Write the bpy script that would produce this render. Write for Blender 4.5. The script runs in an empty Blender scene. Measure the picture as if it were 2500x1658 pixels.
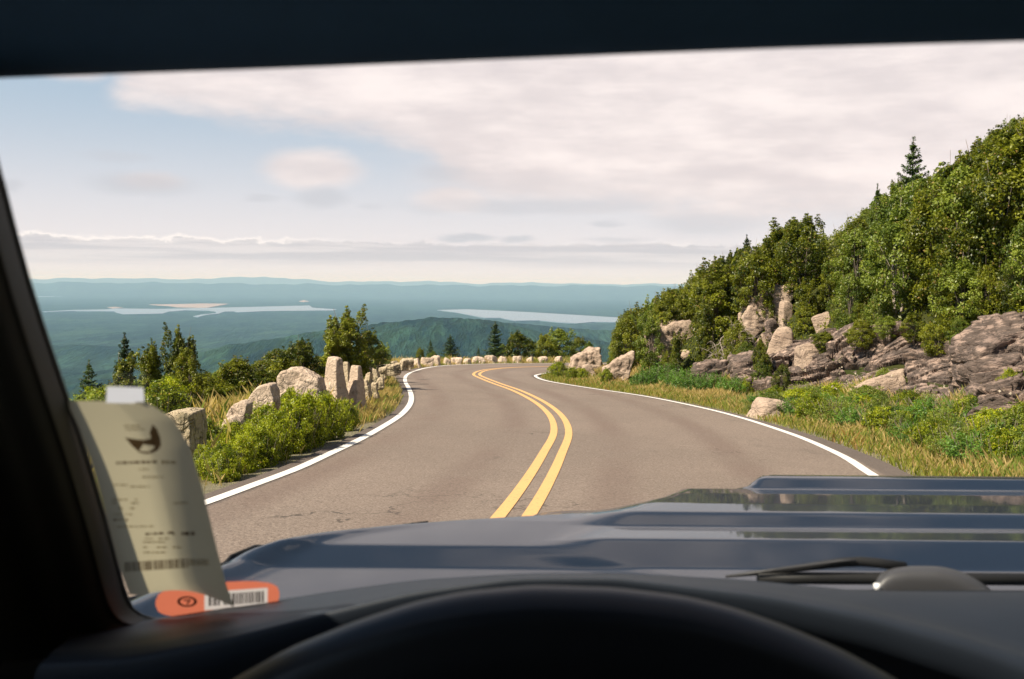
import bpy, bmesh, math, random
import numpy as np
from mathutils import Vector, Matrix, noise as mn
R = math.radians
sc = bpy.context.scene
C = sc.collection
# ------------------------------------------------------------------ camera
W0, H0, F = 2500.0, 1658.0, 2431.0
YH, ROLL = 692.0, R(0.45)
PITCH = math.atan((829 - YH) / F)
cam_d = bpy.data.cameras.new('camera'); cam = bpy.data.objects.new('camera', cam_d); C.objects.link(cam)
cam_d.sensor_width = 36; cam_d.lens = 36 * F / W0
cam_d.clip_start = 0.02; cam_d.clip_end = 200000
CR = Matrix.Rotation(R(90) - PITCH, 3, 'X') @ Matrix.Rotation(ROLL, 3, 'Z')
cam.matrix_world = CR.to_4x4()
cam_d.dof.use_dof = True; cam_d.dof.focus_distance = 24; cam_d.dof.aperture_fstop = 9.5
sc.camera = cam
CRn = np.array(CR)
def ray(px, py):
    d = CRn @ np.array([px - W0 / 2, -(py - H0 / 2), -F], float)
    return d / d[1]                       # scaled so that y (forward) is 1
def at(px, py, Y):
    return ray(px, py) * Y
# ------------------------------------------------------------------ light
SUN = Vector((-0.80, -0.42, 1.02)).normalized()
sun_d = bpy.data.lights.new('sun', 'SUN'); sun = bpy.data.objects.new('sun', sun_d); C.objects.link(sun)
sun_d.energy = 4.9; sun_d.angle = R(0.55); sun_d.color = (1.0, 0.88, 0.71)
sun.rotation_euler = SUN.to_track_quat('Z', 'Y').to_euler()
sc.view_settings.view_transform = 'Standard'; sc.view_settings.look = 'None'
sc.view_settings.exposure = 0.95; sc.view_settings.gamma = 1
sc.cycles.max_bounces = 8; sc.cycles.transparent_max_bounces = 16; sc.cycles.volume_bounces = 0
sc.cycles.diffuse_bounces = 3; sc.cycles.glossy_bounces = 3; sc.cycles.use_denoising = True
sc.cycles.sample_clamp_indirect = 6

class NT:
    """small helper to write node maths"""
    def __init__(s, nt): s.nt = nt; s.n = nt.nodes; s.l = nt.links
    def new(s, t, **k):
        n = s.n.new(t)
        for a, b in k.items(): setattr(n, a, b)
        return n
    def put(s, sock, v):
        if hasattr(v, 'links') or isinstance(v, bpy.types.NodeSocket): s.l.new(v, sock)
        else: sock.default_value = v
    def m(s, op, a, b=0.0, c=0.0, clamp=False):
        n = s.new('ShaderNodeMath', operation=op, use_clamp=clamp)
        s.put(n.inputs[0], a); s.put(n.inputs[1], b); s.put(n.inputs[2], c)
        return n.outputs[0]
    def ss(s, v, a, b):
        n = s.new('ShaderNodeMapRange', interpolation_type='SMOOTHSTEP')
        s.put(n.inputs[0], v); n.inputs[1].default_value = a; n.inputs[2].default_value = b
        return n.outputs[0]
    def mix(s, f, a, b, blend='MIX'):
        n = s.new('ShaderNodeMix', data_type='RGBA', blend_type=blend)
        s.put(n.inputs[0], f); s.put(n.inputs[6], a); s.put(n.inputs[7], b)
        return n.outputs[2]
    def noise(s, vec, scale, detail=4, rough=0.55, w=None):
        n = s.new('ShaderNodeTexNoise'); s.put(n.inputs['Vector'], vec)
        n.inputs['Scale'].default_value = scale; n.inputs['Detail'].default_value = detail
        n.inputs['Roughness'].default_value = rough
        return n.outputs['Fac']
    def xyz(s, x, y, z):
        n = s.new('ShaderNodeCombineXYZ'); s.put(n.inputs[0], x); s.put(n.inputs[1], y); s.put(n.inputs[2], z)
        return n.outputs[0]
def c4(c): return (c[0], c[1], c[2], 1)

world = bpy.data.worlds.new('World'); sc.world = world; world.use_nodes = True
def build_world():
    t = NT(world.node_tree); t.n.clear()
    out = t.new('ShaderNodeOutputWorld'); bg = t.new('ShaderNodeBackground'); t.l.new(bg.outputs[0], out.inputs[0])
    sky = t.new('ShaderNodeTexSky'); sky.sky_type = 'NISHITA'; sky.sun_disc = False
    sky.sun_elevation = math.asin(SUN.z); sky.sun_rotation = math.atan2(SUN.x, SUN.y)
    sky.altitude = 400; sky.dust_density = 1.6; sky.air_density = 1.0
    bg.inputs[1].default_value = 0.083
    tc = t.new('ShaderNodeTexCoord'); sp = t.new('ShaderNodeSeparateXYZ'); t.l.new(tc.outputs['Generated'], sp.inputs[0])
    x, y, z = sp.outputs
    az = t.m('ARCTAN2', x, y); el = t.m('ARCSINE', z)
    # perspective-stretched cloud coordinates (a cloud deck seen from below flattens to the horizon)
    els = t.m('POWER', t.m('MAXIMUM', el, 0.0004), 0.6)
    v1 = t.xyz(t.m('MULTIPLY', az, 1.0), t.m('MULTIPLY', els, 2.2), 0.3)
    n1 = t.noise(v1, 7.0, 6, 0.55); n2 = t.noise(v1, 2.6, 4, 0.5)
    v2 = t.xyz(az, t.m('MULTIPLY', el, 3.6), 1.7)
    n3 = t.noise(v2, 26.0, 6, 0.6); n4 = t.noise(v2, 9, 5, 0.55)
    wob = t.m('MULTIPLY', t.m('SUBTRACT', n1, 0.5), 0.075)
    wobs = t.m('MULTIPLY', t.m('SUBTRACT', n3, 0.5), 0.022)
    # lower rim of the big cloud sheet as a curve of azimuth
    fc = t.new('ShaderNodeFloatCurve'); cu = fc.mapping.curves[0]
    pts = [(-0.60, .20), (-0.42, .175), (-0.395, .168), (-0.36, .150), (-0.29, .146), (-0.20, .139), (-0.13, .128), (-0.085, .112), (-0.05, .082), (0.0, .078), (0.10, .070), (0.2, .060), (0.36, .05), (0.7, .05)]
    while len(cu.points) < len(pts): cu.points.new(0.5, 0.5)
    for p, (a, e) in zip(cu.points, pts): p.location = ((a + 0.7) / 1.4, e * 4)
    fc.mapping.update()
    t.put(fc.inputs['Value'], t.m('MULTIPLY_ADD', az, 1 / 1.4, 0.5))
    rim = t.m('MULTIPLY', fc.outputs[0], 0.25)
    e2 = t.m('ADD', el, wob)
    e3 = t.m('SUBTRACT', t.m('ADD', e2, t.m('MULTIPLY', t.m('SUBTRACT', n3, 0.5), 0.030)), rim)
    big = t.ss(e3, -0.012, 0.030)
    top = t.m('SUBTRACT', 1.0, t.m('MULTIPLY', t.ss(el, 0.25, 0.36), t.ss(n2, 0.36, 0.52)))
    big = t.m('MULTIPLY', big, top)
    # the clear gap at the upper left
    gap = t.m('MULTIPLY', t.ss(t.m('ADD', az, wob), -0.365, -0.40), t.ss(el, 0.05, 0.07))
    big = t.m('MULTIPLY', big, t.m('SUBTRACT', 1.0, gap))
    def blob(px, py, rx, ry, soft, wb=wobs):
        a0 = math.atan((px - 1250) / F); e0 = (YH - py) / F
        dx = t.m('DIVIDE', t.m('SUBTRACT', t.m('ADD', az, wb), a0), rx / F)
        dy = t.m('DIVIDE', t.m('SUBTRACT', t.m('ADD', el, t.m('MULTIPLY', wb, 0.5)), e0), ry / F)
        d = t.m('SQRT', t.m('ADD', t.m('MULTIPLY', dx, dx), t.m('MULTIPLY', dy, dy)))
        return t.ss(d, 1.0 + soft, 1.0 - soft)
    white = big
    for b in [(765, 425, 110, 45, .4), (190, 222, 75, 32, .5), (1110, 490, 90, 30, .5), (1380, 430, 300, 70, .5), (370, 468, 60, 18, .6)]:
        white = t.m('MAXIMUM', white, blob(*b))
    grey = None
    for b, k in [((350, 474, 100, 22, .6), .6), ((785, 492, 55, 22, .6), .55), ((1140, 583, 62, 9, .5), .75), ((1258, 586, 34, 7, .6), .7), ((640, 496, 34, 7, .6), .4), ((905, 512, 30, 7, .7), .3), ((290, 415, 70, 10, .7), .3),
                 ((1480, 546, 38, 7, .6), .5), ((1500, 584, 70, 7, .7), .4), ((1720, 545, 120, 28, .6), .45), ((1075, 428, 60, 16, .6), .4), ((1300, 505, 260, 16, .7), .5), ((1060, 510, 60, 18, .6), .3), ((30, 490, 20, 12, .6), .5)]:
        q = t.m('MULTIPLY', blob(*b), k)
        grey = q if grey is None else t.m('MAXIMUM', grey, q)
    # far bank of cumulus low over the horizon: bright tops, flat grey-mauve body
    n5 = t.noise(t.xyz(az, t.m('MULTIPLY', el, 1.5), 4.1), 30.0, 8, 0.68)
    bt = t.m('ADD', el, t.m('MULTIPLY', t.m('SUBTRACT', n5, 0.5), 0.026))
    bank = t.m('MULTIPLY', t.ss(bt, 0.0405, 0.0380), t.ss(el, 0.010, 0.026))
    bright = t.m('MULTIPLY', t.m('MULTIPLY', t.ss(bt, 0.0435, 0.0395), t.ss(bt, 0.0345, 0.0385)), t.ss(az, -0.12, -0.28))
    bright = t.m('MAXIMUM', bright, t.m('MULTIPLY', t.m('MULTIPLY', t.ss(bt, 0.044, 0.0405), t.ss(bt, 0.0355, 0.039)), t.m('MULTIPLY', t.ss(t.noise(t.xyz(az, el, 2.0), 14, 2), .45, .6), 0.35)))
    streak = t.ss(t.noise(t.xyz(t.m('MULTIPLY', az, 0.35), t.m('MULTIPLY', el, 9.0), 9.0), 12, 4, 0.6), 0.42, 0.62)
    # colours (as radiance / background strength)
    S = 10.0
    def col(r, g, b, k=1.0): return (r * S * k, g * S * k, b * S * k, 1)
    skc = t.mix(1.0, sky.outputs[0], (0.44, 0.52, 0.56, 1), 'MULTIPLY')
    pale = t.mix(t.ss(el, 0.0, 0.20), col(0.63, 0.57, 0.58), col(0.31, 0.385, 0.475))
    hz = t.ss(el, 0.33, 0.19)
    base = t.mix(t.m('MULTIPLY', hz, 0.94), skc, pale)
    base = t.mix(t.m('MULTIPLY', t.ss(t.m('ABSOLUTE', az), 0.7, 1.3), 1.0), base, skc)
    shade = t.m('ADD', t.m('MULTIPLY', n4, 0.9), t.m('MULTIPLY', n1, 0.6))
    wc = t.mix(t.ss(shade, 0.55, 0.98), col(0.545, 0.475, 0.475), col(0.72, 0.63, 0.61))
    under = t.m('MULTIPLY', t.ss(e3, 0.055, 0.012), 0.45)
    wc = t.mix(under, wc, col(0.50, 0.455, 0.465))
    r = t.mix(t.m('MULTIPLY', white, 0.92), base, wc)
    r = t.mix(grey, r, col(0.40, 0.395, 0.43))
    r = t.mix(t.m('MULTIPLY', bright, 0.9), r, col(0.74, 0.68, 0.66))
    bankc = t.mix(streak, col(0.42, 0.395, 0.42), col(0.54, 0.50, 0.51))
    r = t.mix(t.m('MULTIPLY', bank, 0.85), r, bankc)
    t.l.new(r, bg.inputs[0])
build_world()

# ------------------------------------------------------------------ materials
MATS = {}
def mat(name, fn):
    if name in MATS: return MATS[name]
    m = bpy.data.materials.new(name); m.use_nodes = True
    t = NT(m.node_tree); b = t.n['Principled BSDF']; MATS[name] = m
    fn(t, b, t.n['Material Output']); return m
def bump(t, b, h, strength=0.3, dist=0.02):
    n = t.new('ShaderNodeBump'); n.inputs['Strength'].default_value = strength; n.inputs['Distance'].default_value = dist
    t.put(n.inputs['Height'], h); t.l.new(n.outputs[0], b.inputs['Normal'])
def plain(name, col, rough=0.6, spec=0.5, nz=0.15, scale=30, **kw):
    def f(t, b, o):
        tc = t.new('ShaderNodeTexCoord').outputs['Object']
        n = t.noise(tc, scale, 4)
        c = t.mix(n, c4([v * (1 - nz) for v in col]), c4([v * (1 + nz) for v in col]))
        t.l.new(c, b.inputs['Base Color']); b.inputs['Roughness'].default_value = rough
        b.inputs['Specular IOR Level'].default_value = spec
        for k, v in kw.items(): b.inputs[k.replace('_', ' ')].default_value = v
        bump(t, b, t.noise(tc, 600, 2), 0.12, 0.001)
    return mat(name, f)
def leafmat(name, dark, light, odd, oddk=0.04, trans=0.35, rough=0.42):
    def f(t, b, o):
        a = t.new('ShaderNodeAttribute'); a.attribute_name = 'tint'
        sp = t.new('ShaderNodeSeparateXYZ'); t.l.new(a.outputs['Vector'], sp.inputs[0])
        info = t.new('ShaderNodeObjectInfo')
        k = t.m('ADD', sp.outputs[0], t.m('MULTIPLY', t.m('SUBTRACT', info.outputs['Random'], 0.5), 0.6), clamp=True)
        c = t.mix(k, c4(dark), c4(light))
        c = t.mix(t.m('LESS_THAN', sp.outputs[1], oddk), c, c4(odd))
        t.l.new(c, b.inputs['Base Color']); b.inputs['Roughness'].default_value = rough
        b.inputs['Specular IOR Level'].default_value = 0.35
        tr = t.new('ShaderNodeBsdfTranslucent'); t.l.new(t.mix(1.0, c, (1.2, 1.25, 0.6, 1), 'MULTIPLY'), tr.inputs[0])
        mx = t.new('ShaderNodeMixShader'); mx.inputs[0].default_value = trans
        t.l.new(b.outputs[0], mx.inputs[1]); t.l.new(tr.outputs[0], mx.inputs[2]); t.l.new(mx.outputs[0], o.inputs[0])
    return mat(name, f)
M_OAK = leafmat('broadleaf', (0.038, 0.058, 0.004), (0.26, 0.275, 0.020), (0.26, 0.17, 0.05), 0.03)
M_OAKL = leafmat('broadleaf_light', (0.07, 0.11, 0.012), (0.25, 0.30, 0.04), (0.30, 0.24, 0.07), 0.04)
M_LOW = leafmat('low_shrub', (0.085, 0.125, 0.004), (0.44, 0.48, 0.018), (0.32, 0.24, 0.04), 0.05)
M_DEEP = leafmat('deep_green_shrub', (0.030, 0.075, 0.010), (0.13, 0.25, 0.03), (0.15, 0.2, 0.04), 0.03)
M_SPR = leafmat('spruce_needles', (0.020, 0.045, 0.012), (0.085, 0.13, 0.030), (0.10, 0.11, 0.03), 0.03, 0.2)
M_GRASS = leafmat('dry_grass', (0.38, 0.31, 0.10), (0.60, 0.44, 0.20), (0.20, 0.26, 0.05), 0.34, 0.4)
M_GRASSG = leafmat('green_grass', (0.15, 0.19, 0.025), (0.40, 0.36, 0.07), (0.42, 0.25, 0.08), 0.2, 0.4)
M_RUST = leafmat('rust_leaves', (0.28, 0.10, 0.04), (0.45, 0.2, 0.09), (0.2, 0.2, 0.05), 0.1)
M_FLOWER = leafmat('pale_blossom', (0.4, 0.34, 0.25), (0.6, 0.5, 0.4), (0.7, 0.6, 0.5), 0.1)
M_BARK = plain('bark', (0.16, 0.13, 0.105), 0.9, 0.2, 0.4, 12)
M_DEAD = plain('dead_wood', (0.36, 0.30, 0.26), 0.9, 0.2, 0.3, 12)

def granite(name, c1, c2, dark, crack=1.0, lichen=0.35, stretch=(1, 1, 1)):
    def f(t, b, o):
        tc = t.new('ShaderNodeTexCoord').outputs['Object']
        mp = t.new('ShaderNodeMapping'); t.l.new(tc, mp.inputs[0]); mp.inputs['Scale'].default_value = stretch
        v = mp.outputs[0]
        n1 = t.noise(v, 1.6, 6, 0.6); n2 = t.noise(v, 24, 4, 0.7); n3 = t.noise(v, 4.5, 8, 0.7)
        c = t.mix(t.ss(n1, 0.3, 0.7), c4(c1), c4(c2))
        c = t.mix(t.ss(n2, 0.55, 0.75), c, c4([q * 0.55 for q in c1]))
        c = t.mix(t.m('MULTIPLY', t.ss(n3, 0.60 - lichen * 0.2, 0.72 - lichen * 0.2), 0.8), c, c4(dark))
        vo = t.new('ShaderNodeTexVoronoi', feature='DISTANCE_TO_EDGE')
        wv = t.new('ShaderNodeVectorMath', operation='ADD'); t.l.new(v, wv.inputs[0])
        nn = t.new('ShaderNodeTexNoise'); t.l.new(v, nn.inputs[0]); nn.inputs['Scale'].default_value = 2.2
        t.l.new(nn.outputs['Color'], wv.inputs[1]); t.l.new(wv.outputs[0], vo.inputs['Vector'])
        vo.inputs['Scale'].default_value = 1.5
        ck = t.m('MULTIPLY', t.ss(vo.outputs['Distance'], 0.028, 0.004), crack)
        c = t.mix(t.m('MULTIPLY', ck, 0.8), c, c4([q * 0.15 for q in c1]))
        t.l.new(c, b.inputs['Base Color']); b.inputs['Roughness'].default_value = 0.88
        b.inputs['Specular IOR Level'].default_value = 0.25
        h = t.m('SUBTRACT', t.m('ADD', t.m('MULTIPLY', n3, 0.7), t.m('MULTIPLY', n2, 0.35)), t.m('MULTIPLY', ck, 0.8))
        bump(t, b, h, 1.0, 0.09)
    return mat(name, f)
M_STONE = granite('pink_granite', (0.50, 0.38, 0.285), (0.62, 0.49, 0.385), (0.20, 0.16, 0.11), 0.15, 0.32)
M_STONE2 = granite('lichened_granite', (0.44, 0.35, 0.25), (0.54, 0.44, 0.29), (0.13, 0.115, 0.07), 0.4, 0.45)
M_LEDGE = granite('weathered_ledge', (0.215, 0.158, 0.135), (0.45, 0.325, 0.26), (0.058, 0.046, 0.040), 0.2, 0.93, (0.6, 0.8, 2.2))
M_LEDGEL = granite('pale_ledge', (0.38, 0.28, 0.215), (0.50, 0.38, 0.29), (0.15, 0.115, 0.09), 0.22, 0.42, (0.7, 0.8, 2.0))

def asphalt(t, b, o):
    tc = t.new('ShaderNodeTexCoord').outputs['Object']
    n1 = t.noise(tc, 0.35, 5, 0.6); n2 = t.noise(tc, 42, 3, 0.8); n3 = t.noise(tc, 4, 5, 0.65)
    c = t.mix(t.ss(n1, 0.25, 0.75), (0.176, 0.137, 0.112, 1), (0.232, 0.180, 0.148, 1))
    c = t.mix(t.m('MULTIPLY', t.ss(n2, 0.48, 0.66), 0.6), c, (0.33, 0.27, 0.225, 1))
    c = t.mix(t.m('MULTIPLY', t.ss(n2, 0.50, 0.36), 0.7), c, (0.065, 0.052, 0.043, 1))
    mp = t.new('ShaderNodeMapping'); t.l.new(tc, mp.inputs[0]); mp.inputs['Scale'].default_value = (1.0, 0.28, 1); mp.inputs['Rotation'].default_value = (0, 0, R(-35))
    st = t.noise(mp.outputs[0], 1.1, 6, 0.7)
    c = t.mix(t.m('MULTIPLY', t.ss(st, 0.62, 0.72), 0.35), c, (0.07, 0.06, 0.052, 1))
    g1_ = t.noise(tc, 14, 5, 0.85); c = t.mix(t.m('MULTIPLY', t.ss(g1_, 0.40, 0.62), 0.35), c, (0.13, 0.10, 0.082, 1))
    vo = t.new('ShaderNodeTexVoronoi', feature='DISTANCE_TO_EDGE'); wv = t.new('ShaderNodeVectorMath', operation='MULTIPLY_ADD')
    nn = t.new('ShaderNodeTexNoise'); t.l.new(tc, nn.inputs[0]); nn.inputs['Scale'].default_value = 1.3; nn.inputs['Detail'].default_value = 5
    t.l.new(nn.outputs['Color'], wv.inputs[0]); wv.inputs[1].default_value = (2.2, 2.2, 2.2); t.l.new(tc, wv.inputs[2]); t.l.new(wv.outputs[0], vo.inputs['Vector'])
    vo.inputs['Scale'].default_value = 0.16
    ck = t.m('MULTIPLY', t.ss(vo.outputs['Distance'], 0.004, 0.0012), t.ss(t.noise(tc, 0.22, 2), 0.50, 0.60))
    c = t.mix(t.m('MULTIPLY', ck, 0.75), c, (0.045, 0.036, 0.03, 1))
    # two darker wheel tracks in each lane, from the distance to the centre line
    ce = t.new('ShaderNodeAttribute'); ce.attribute_name = 'lane'
    tk = t.m('ADD', t.ss(t.m('ABSOLUTE', t.m('SUBTRACT', ce.outputs['Fac'], 0.85)), 0.42, 0.05), t.ss(t.m('ABSOLUTE', t.m('SUBTRACT', ce.outputs['Fac'], 2.45)), 0.42, 0.05))
    c = t.mix(t.m('MULTIPLY', t.m('MULTIPLY', tk, t.ss(n1, 0.3, 0.6)), 0.38), c, (0.105, 0.066, 0.054, 1))
    a = t.new('ShaderNodeAttribute'); a.attribute_name = 'edge'
    c = t.mix(t.m('MULTIPLY', t.ss(t.m('ADD', a.outputs['Fac'], t.m('MULTIPLY', t.m('SUBTRACT', n3, .5), .1)), 0.36, 0.30), 0.55), c, (0.06, 0.05, 0.047, 1))
    t.l.new(c, b.inputs['Base Color']); b.inputs['Roughness'].default_value = 0.85
    b.inputs['Specular IOR Level'].default_value = 0.3
    bump(t, b, t.m('ADD', n2, g1_), 0.6, 0.012)
M_ASPH = mat('asphalt', asphalt)
def paint(col, wear):
    def f(t, b, o):
        tc = t.new('ShaderNodeTexCoord').outputs['Object']
        n = t.noise(tc, 26, 6, 0.8); n1 = t.noise(tc, 1.5, 4)
        c = t.mix(t.m('MULTIPLY', t.ss(t.m('ADD', n, t.m('MULTIPLY', n1, 0.15)), 0.63, 0.72), wear), c4(col), (0.16, 0.13, 0.11, 1))
        c = t.mix(t.m('MULTIPLY', n1, 0.2), c, c4([q * 0.75 for q in col]))
        t.l.new(c, b.inputs['Base Color']); b.inputs['Roughness'].default_value = 0.7
    return f
M_WHITE = mat('white_road_paint', paint((0.74, 0.70, 0.66), 0.5))
M_YEL = mat('yellow_road_paint', paint((0.68, 0.385, 0.145), 0.9))
def groundm(t, b, o):
    tc = t.new('ShaderNodeTexCoord').outputs['Object']
    n1 = t.noise(tc, 0.5, 5, 0.6); n2 = t.noise(tc, 9, 6, 0.7); n3 = t.noise(tc, 60, 3, 0.7)
    c = t.mix(t.ss(n1, 0.35, 0.65), (0.17, 0.13, 0.05, 1), (0.09, 0.105, 0.025, 1))
    c = t.mix(t.ss(n2, 0.40, 0.70), c, (0.045, 0.055, 0.014, 1))
    c = t.mix(t.m('MULTIPLY', t.ss(n3, 0.55, 0.7), 0.6), c, (0.30, 0.22, 0.09, 1))
    a = t.new('ShaderNodeAttribute'); a.attribute_name = 'edge'
    c = t.mix(t.m('MULTIPLY', t.ss(t.m('ADD', a.outputs['Fac'], t.m('MULTIPLY', n1, 1.5)), 3.8, 4.8), 0.85), c, (0.035, 0.045, 0.012, 1))
    g = t.m('MULTIPLY', t.ss(t.m('ADD', a.outputs['Fac'], t.m('MULTIPLY', n2, 0.5)), 1.0, 0.5), t.ss(n3, 0.3, 0.55))
    c = t.mix(t.m('MULTIPLY', g, 0.75), c, (0.33, 0.29, 0.22, 1))
    t.l.new(c, b.inputs['Base Color']); b.inputs['Roughness'].default_value = 0.95
    b.inputs['Specular IOR Level'].default_value = 0.1
    bump(t, b, t.m('ADD', n2, n3), 0.8, 0.05)
M_GROUND = mat('soil_and_turf', groundm)
def valleym(t, b, o):
    tc = t.new('ShaderNodeTexCoord').outputs['Object']
    mp = t.new('ShaderNodeMapping'); t.l.new(tc, mp.inputs[0]); mp.inputs['Scale'].default_value = (1, 0.16, 1)
    n1 = t.noise(tc, 0.0009, 6, 0.6); n2 = t.noise(mp.outputs[0], 0.014, 5, 0.75); n3 = t.noise(mp.outputs[0], 0.04, 4, 0.8)
    c = t.mix(t.ss(n2, 0.42, 0.60), (0.004, 0.020, 0.024, 1), (0.030, 0.074, 0.050, 1))  # bluish darks put some of the air's blue into the forest colour
    c = t.mix(t.m('MULTIPLY', t.ss(n1, 0.45, 0.70), 0.3), c, (0.035, 0.085, 0.05, 1))
    c = t.mix(t.m('MULTIPLY', t.ss(n3, 0.54, 0.44), 0.8), c, (0.012, 0.028, 0.010, 1))
    mp2 = t.new('ShaderNodeMapping'); t.l.new(tc, mp2.inputs[0]); mp2.inputs['Scale'].default_value = (1, 0.55, 1)
    n4 = t.noise(mp2.outputs[0], 0.0022, 8, 0.75)
    c = t.mix(t.m('MULTIPLY', t.ss(n4, 0.50, 0.42), 0.45), c, (0.002, 0.014, 0.016, 1))  # large darker patches: conifer stands and painted cloud shadows
    c = t.mix(t.m('MULTIPLY', t.ss(n4, 0.54, 0.64), 0.35), c, (0.05, 0.105, 0.05, 1))
    f = t.noise(tc, 0.0016, 8, 0.8)
    c = t.mix(t.m('MULTIPLY', t.ss(f, 0.715, 0.73), 0.8), c, (0.30, 0.29, 0.16, 1))
    t.l.new(c, b.inputs['Base Color']); b.inputs['Roughness'].default_value = 0.95
    b.inputs['Specular IOR Level'].default_value = 0.1
    bump(t, b, t.m('ADD', n2, n3), 0.8, 25)
M_VALLEY = mat('distant_forest', valleym)
def waterm(t, b, o):
    tc = t.new('ShaderNodeTexCoord').outputs['Object']
    b.inputs['Base Color'].default_value = (0.14, 0.20, 0.26, 1); b.inputs['Roughness'].default_value = 0.35
    bump(t, b, t.noise(tc, 0.02, 4), 0.1, 5)
M_WATER = mat('bay_water', waterm)
M_SAND = plain('tidal_flat', (0.27, 0.22, 0.19), 0.9, 0.1, 0.25, 0.004)

# car materials
def carpaint(t, b, o):
    tc = t.new('ShaderNodeTexCoord').outputs['Object']
    n = t.noise(tc, 900, 2, 0.6)
    t.l.new(t.mix(t.ss(n, 0.5, 0.75), (0.004, 0.009, 0.018, 1), (0.016, 0.026, 0.042, 1)), b.inputs['Base Color'])
    b.inputs['Metallic'].default_value = 0.0; b.inputs['Roughness'].default_value = 0.45; b.inputs['Specular IOR Level'].default_value = 0.2
    b.inputs['Coat Weight'].default_value = 0.70; b.inputs['Coat Roughness'].default_value = 0.035; b.inputs['Coat IOR'].default_value = 1.42
    bump(t, b, t.noise(tc, 3.0, 2), 0.05, 0.01)
M_PAINT = mat('dark_blue_car_paint', carpaint)
M_DASH = plain('dashboard_plastic', (0.015, 0.020, 0.029), 0.55, 0.26, 0.12, 20)
M_HOODB = plain('binnacle_plastic', (0.007, 0.008, 0.010), 0.42, 0.28, 0.1, 20)
M_BLACK = plain('black_rubber', (0.012, 0.012, 0.012), 0.55, 0.4, 0.1, 20)
M_TRIM = plain('cabin_trim', (0.010, 0.0095, 0.006), 0.6, 0.15, 0.15, 20)
M_LINER = plain('headliner', (0.07, 0.155, 0.30), 0.9, 0.2, 0.15, 20)
M_GREYP = plain('grey_wiper_cap', (0.045, 0.045, 0.048), 0.5, 0.5, 0.1, 20)
M_GLINT = plain('nozzle_highlight', (0.8, 0.8, 0.8), 0.25, 0.5, 0.05, 20)
def glassm(t, b, o):
    tr = t.new('ShaderNodeBsdfTransparent'); tr.inputs[0].default_value = (0.97, 0.985, 0.975, 1)
    gl = t.new('ShaderNodeBsdfGlossy'); gl.inputs['Roughness'].default_value = 0.02
    mx = t.new('ShaderNodeMixShader'); mx.inputs[0].default_value = 0.045
    t.l.new(tr.outputs[0], mx.inputs[1]); t.l.new(gl.outputs[0], mx.inputs[2]); t.l.new(mx.outputs[0], o.inputs[0])
M_GLASS = mat('windshield_glass', glassm)
def paperm(col, tr_k):
    def f(t, b, o):
        tc = t.new('ShaderNodeTexCoord').outputs['Object']
        n = t.noise(tc, 12, 4); c = t.mix(n, c4([q * .93 for q in col]), c4(col))
        t.l.new(c, b.inputs['Base Color']); b.inputs['Roughness'].default_value = 0.8
        tr = t.new('ShaderNodeBsdfTranslucent'); t.l.new(c, tr.inputs[0])
        mx = t.new('ShaderNodeMixShader'); mx.inputs[0].default_value = tr_k
        t.l.new(b.outputs[0], mx.inputs[1]); t.l.new(tr.outputs[0], mx.inputs[2]); t.l.new(mx.outputs[0], o.inputs[0])
    return f
M_PAPER = mat('receipt_paper', paperm((0.50, 0.455, 0.315), 0.60))
M_INK = mat('receipt_ink', paperm((0.20, 0.14, 0.09), 0.6))
M_INKL = mat('faint_receipt_ink', paperm((0.40, 0.33, 0.21), 0.6))
M_TAPE = mat('clear_tape', paperm((0.72, 0.74, 0.80), 0.7))
M_ORANGE = mat('orange_sticker', paperm((0.82, 0.23, 0.13), 0.6))
M_STW = mat('sticker_white', paperm((0.80, 0.74, 0.70), 0.6))
M_STK = mat('sticker_black', paperm((0.03, 0.02, 0.02), 0.4))

# ------------------------------------------------------------------ object helpers
def link_mesh(name, verts, faces, m, parent=None, smooth=False):
    me = bpy.data.meshes.new(name)
    me.from_pydata([tuple(map(float, v)) for v in verts], [], [tuple(int(i) for i in f) for f in faces]); me.update()
    if m: me.materials.append(m)
    if smooth: me.shade_smooth()
    o = bpy.data.objects.new(name, me); C.objects.link(o)
    if parent: o.parent = parent
    return o
def tag(o, label=None, cat=None, group=None, kind=None):
    if label: o['label'] = label
    if cat: o['category'] = cat
    if group: o['group'] = group
    if kind: o['kind'] = kind
    return o
def empty(name, loc=(0, 0, 0), rz=0):
    o = bpy.data.objects.new(name, None); o.empty_display_size = 0.2; C.objects.link(o)
    o.location = loc; o.rotation_euler = (0, 0, rz); return o
def quads_mesh(name, V, tint, m, nv=4):
    """V: (N,nv,3) separate faces, tint (N,3)"""
    N = len(V); me = bpy.data.meshes.new(name)
    me.vertices.add(N * nv); me.vertices.foreach_set('co', V.reshape(-1).astype(np.float32))
    me.loops.add(N * nv); me.loops.foreach_set('vertex_index', np.arange(N * nv, dtype=np.int32))
    me.polygons.add(N); me.polygons.foreach_set('loop_start', np.arange(0, N * nv, nv, dtype=np.int32))
    me.update(calc_edges=True)
    a = me.attributes.new('tint', 'FLOAT_VECTOR', 'POINT')
    a.data.foreach_set('vector', np.repeat(tint, nv, axis=0).reshape(-1).astype(np.float32))
    me.materials.append(m); return me
def nrm(a): return a / (np.linalg.norm(a, axis=-1, keepdims=True) + 1e-9)
def leaves(P, out, size, rng, aspect=0.55, wild=0.9):
    """rhombic leaves at P facing roughly 'out'"""
    N = len(P)
    n = nrm(out + rng.normal(size=(N, 3)) * wild)
    t = nrm(np.cross(n, rng.normal(size=(N, 3)))); b = np.cross(n, t)
    L = (size * rng.uniform(0.6, 1.35, (N, 1)))
    return np.stack([P - t * L, P - b * L * aspect + n * L * 0.15, P + t * L, P + b * L * aspect + n * L * 0.15], 1)
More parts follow.
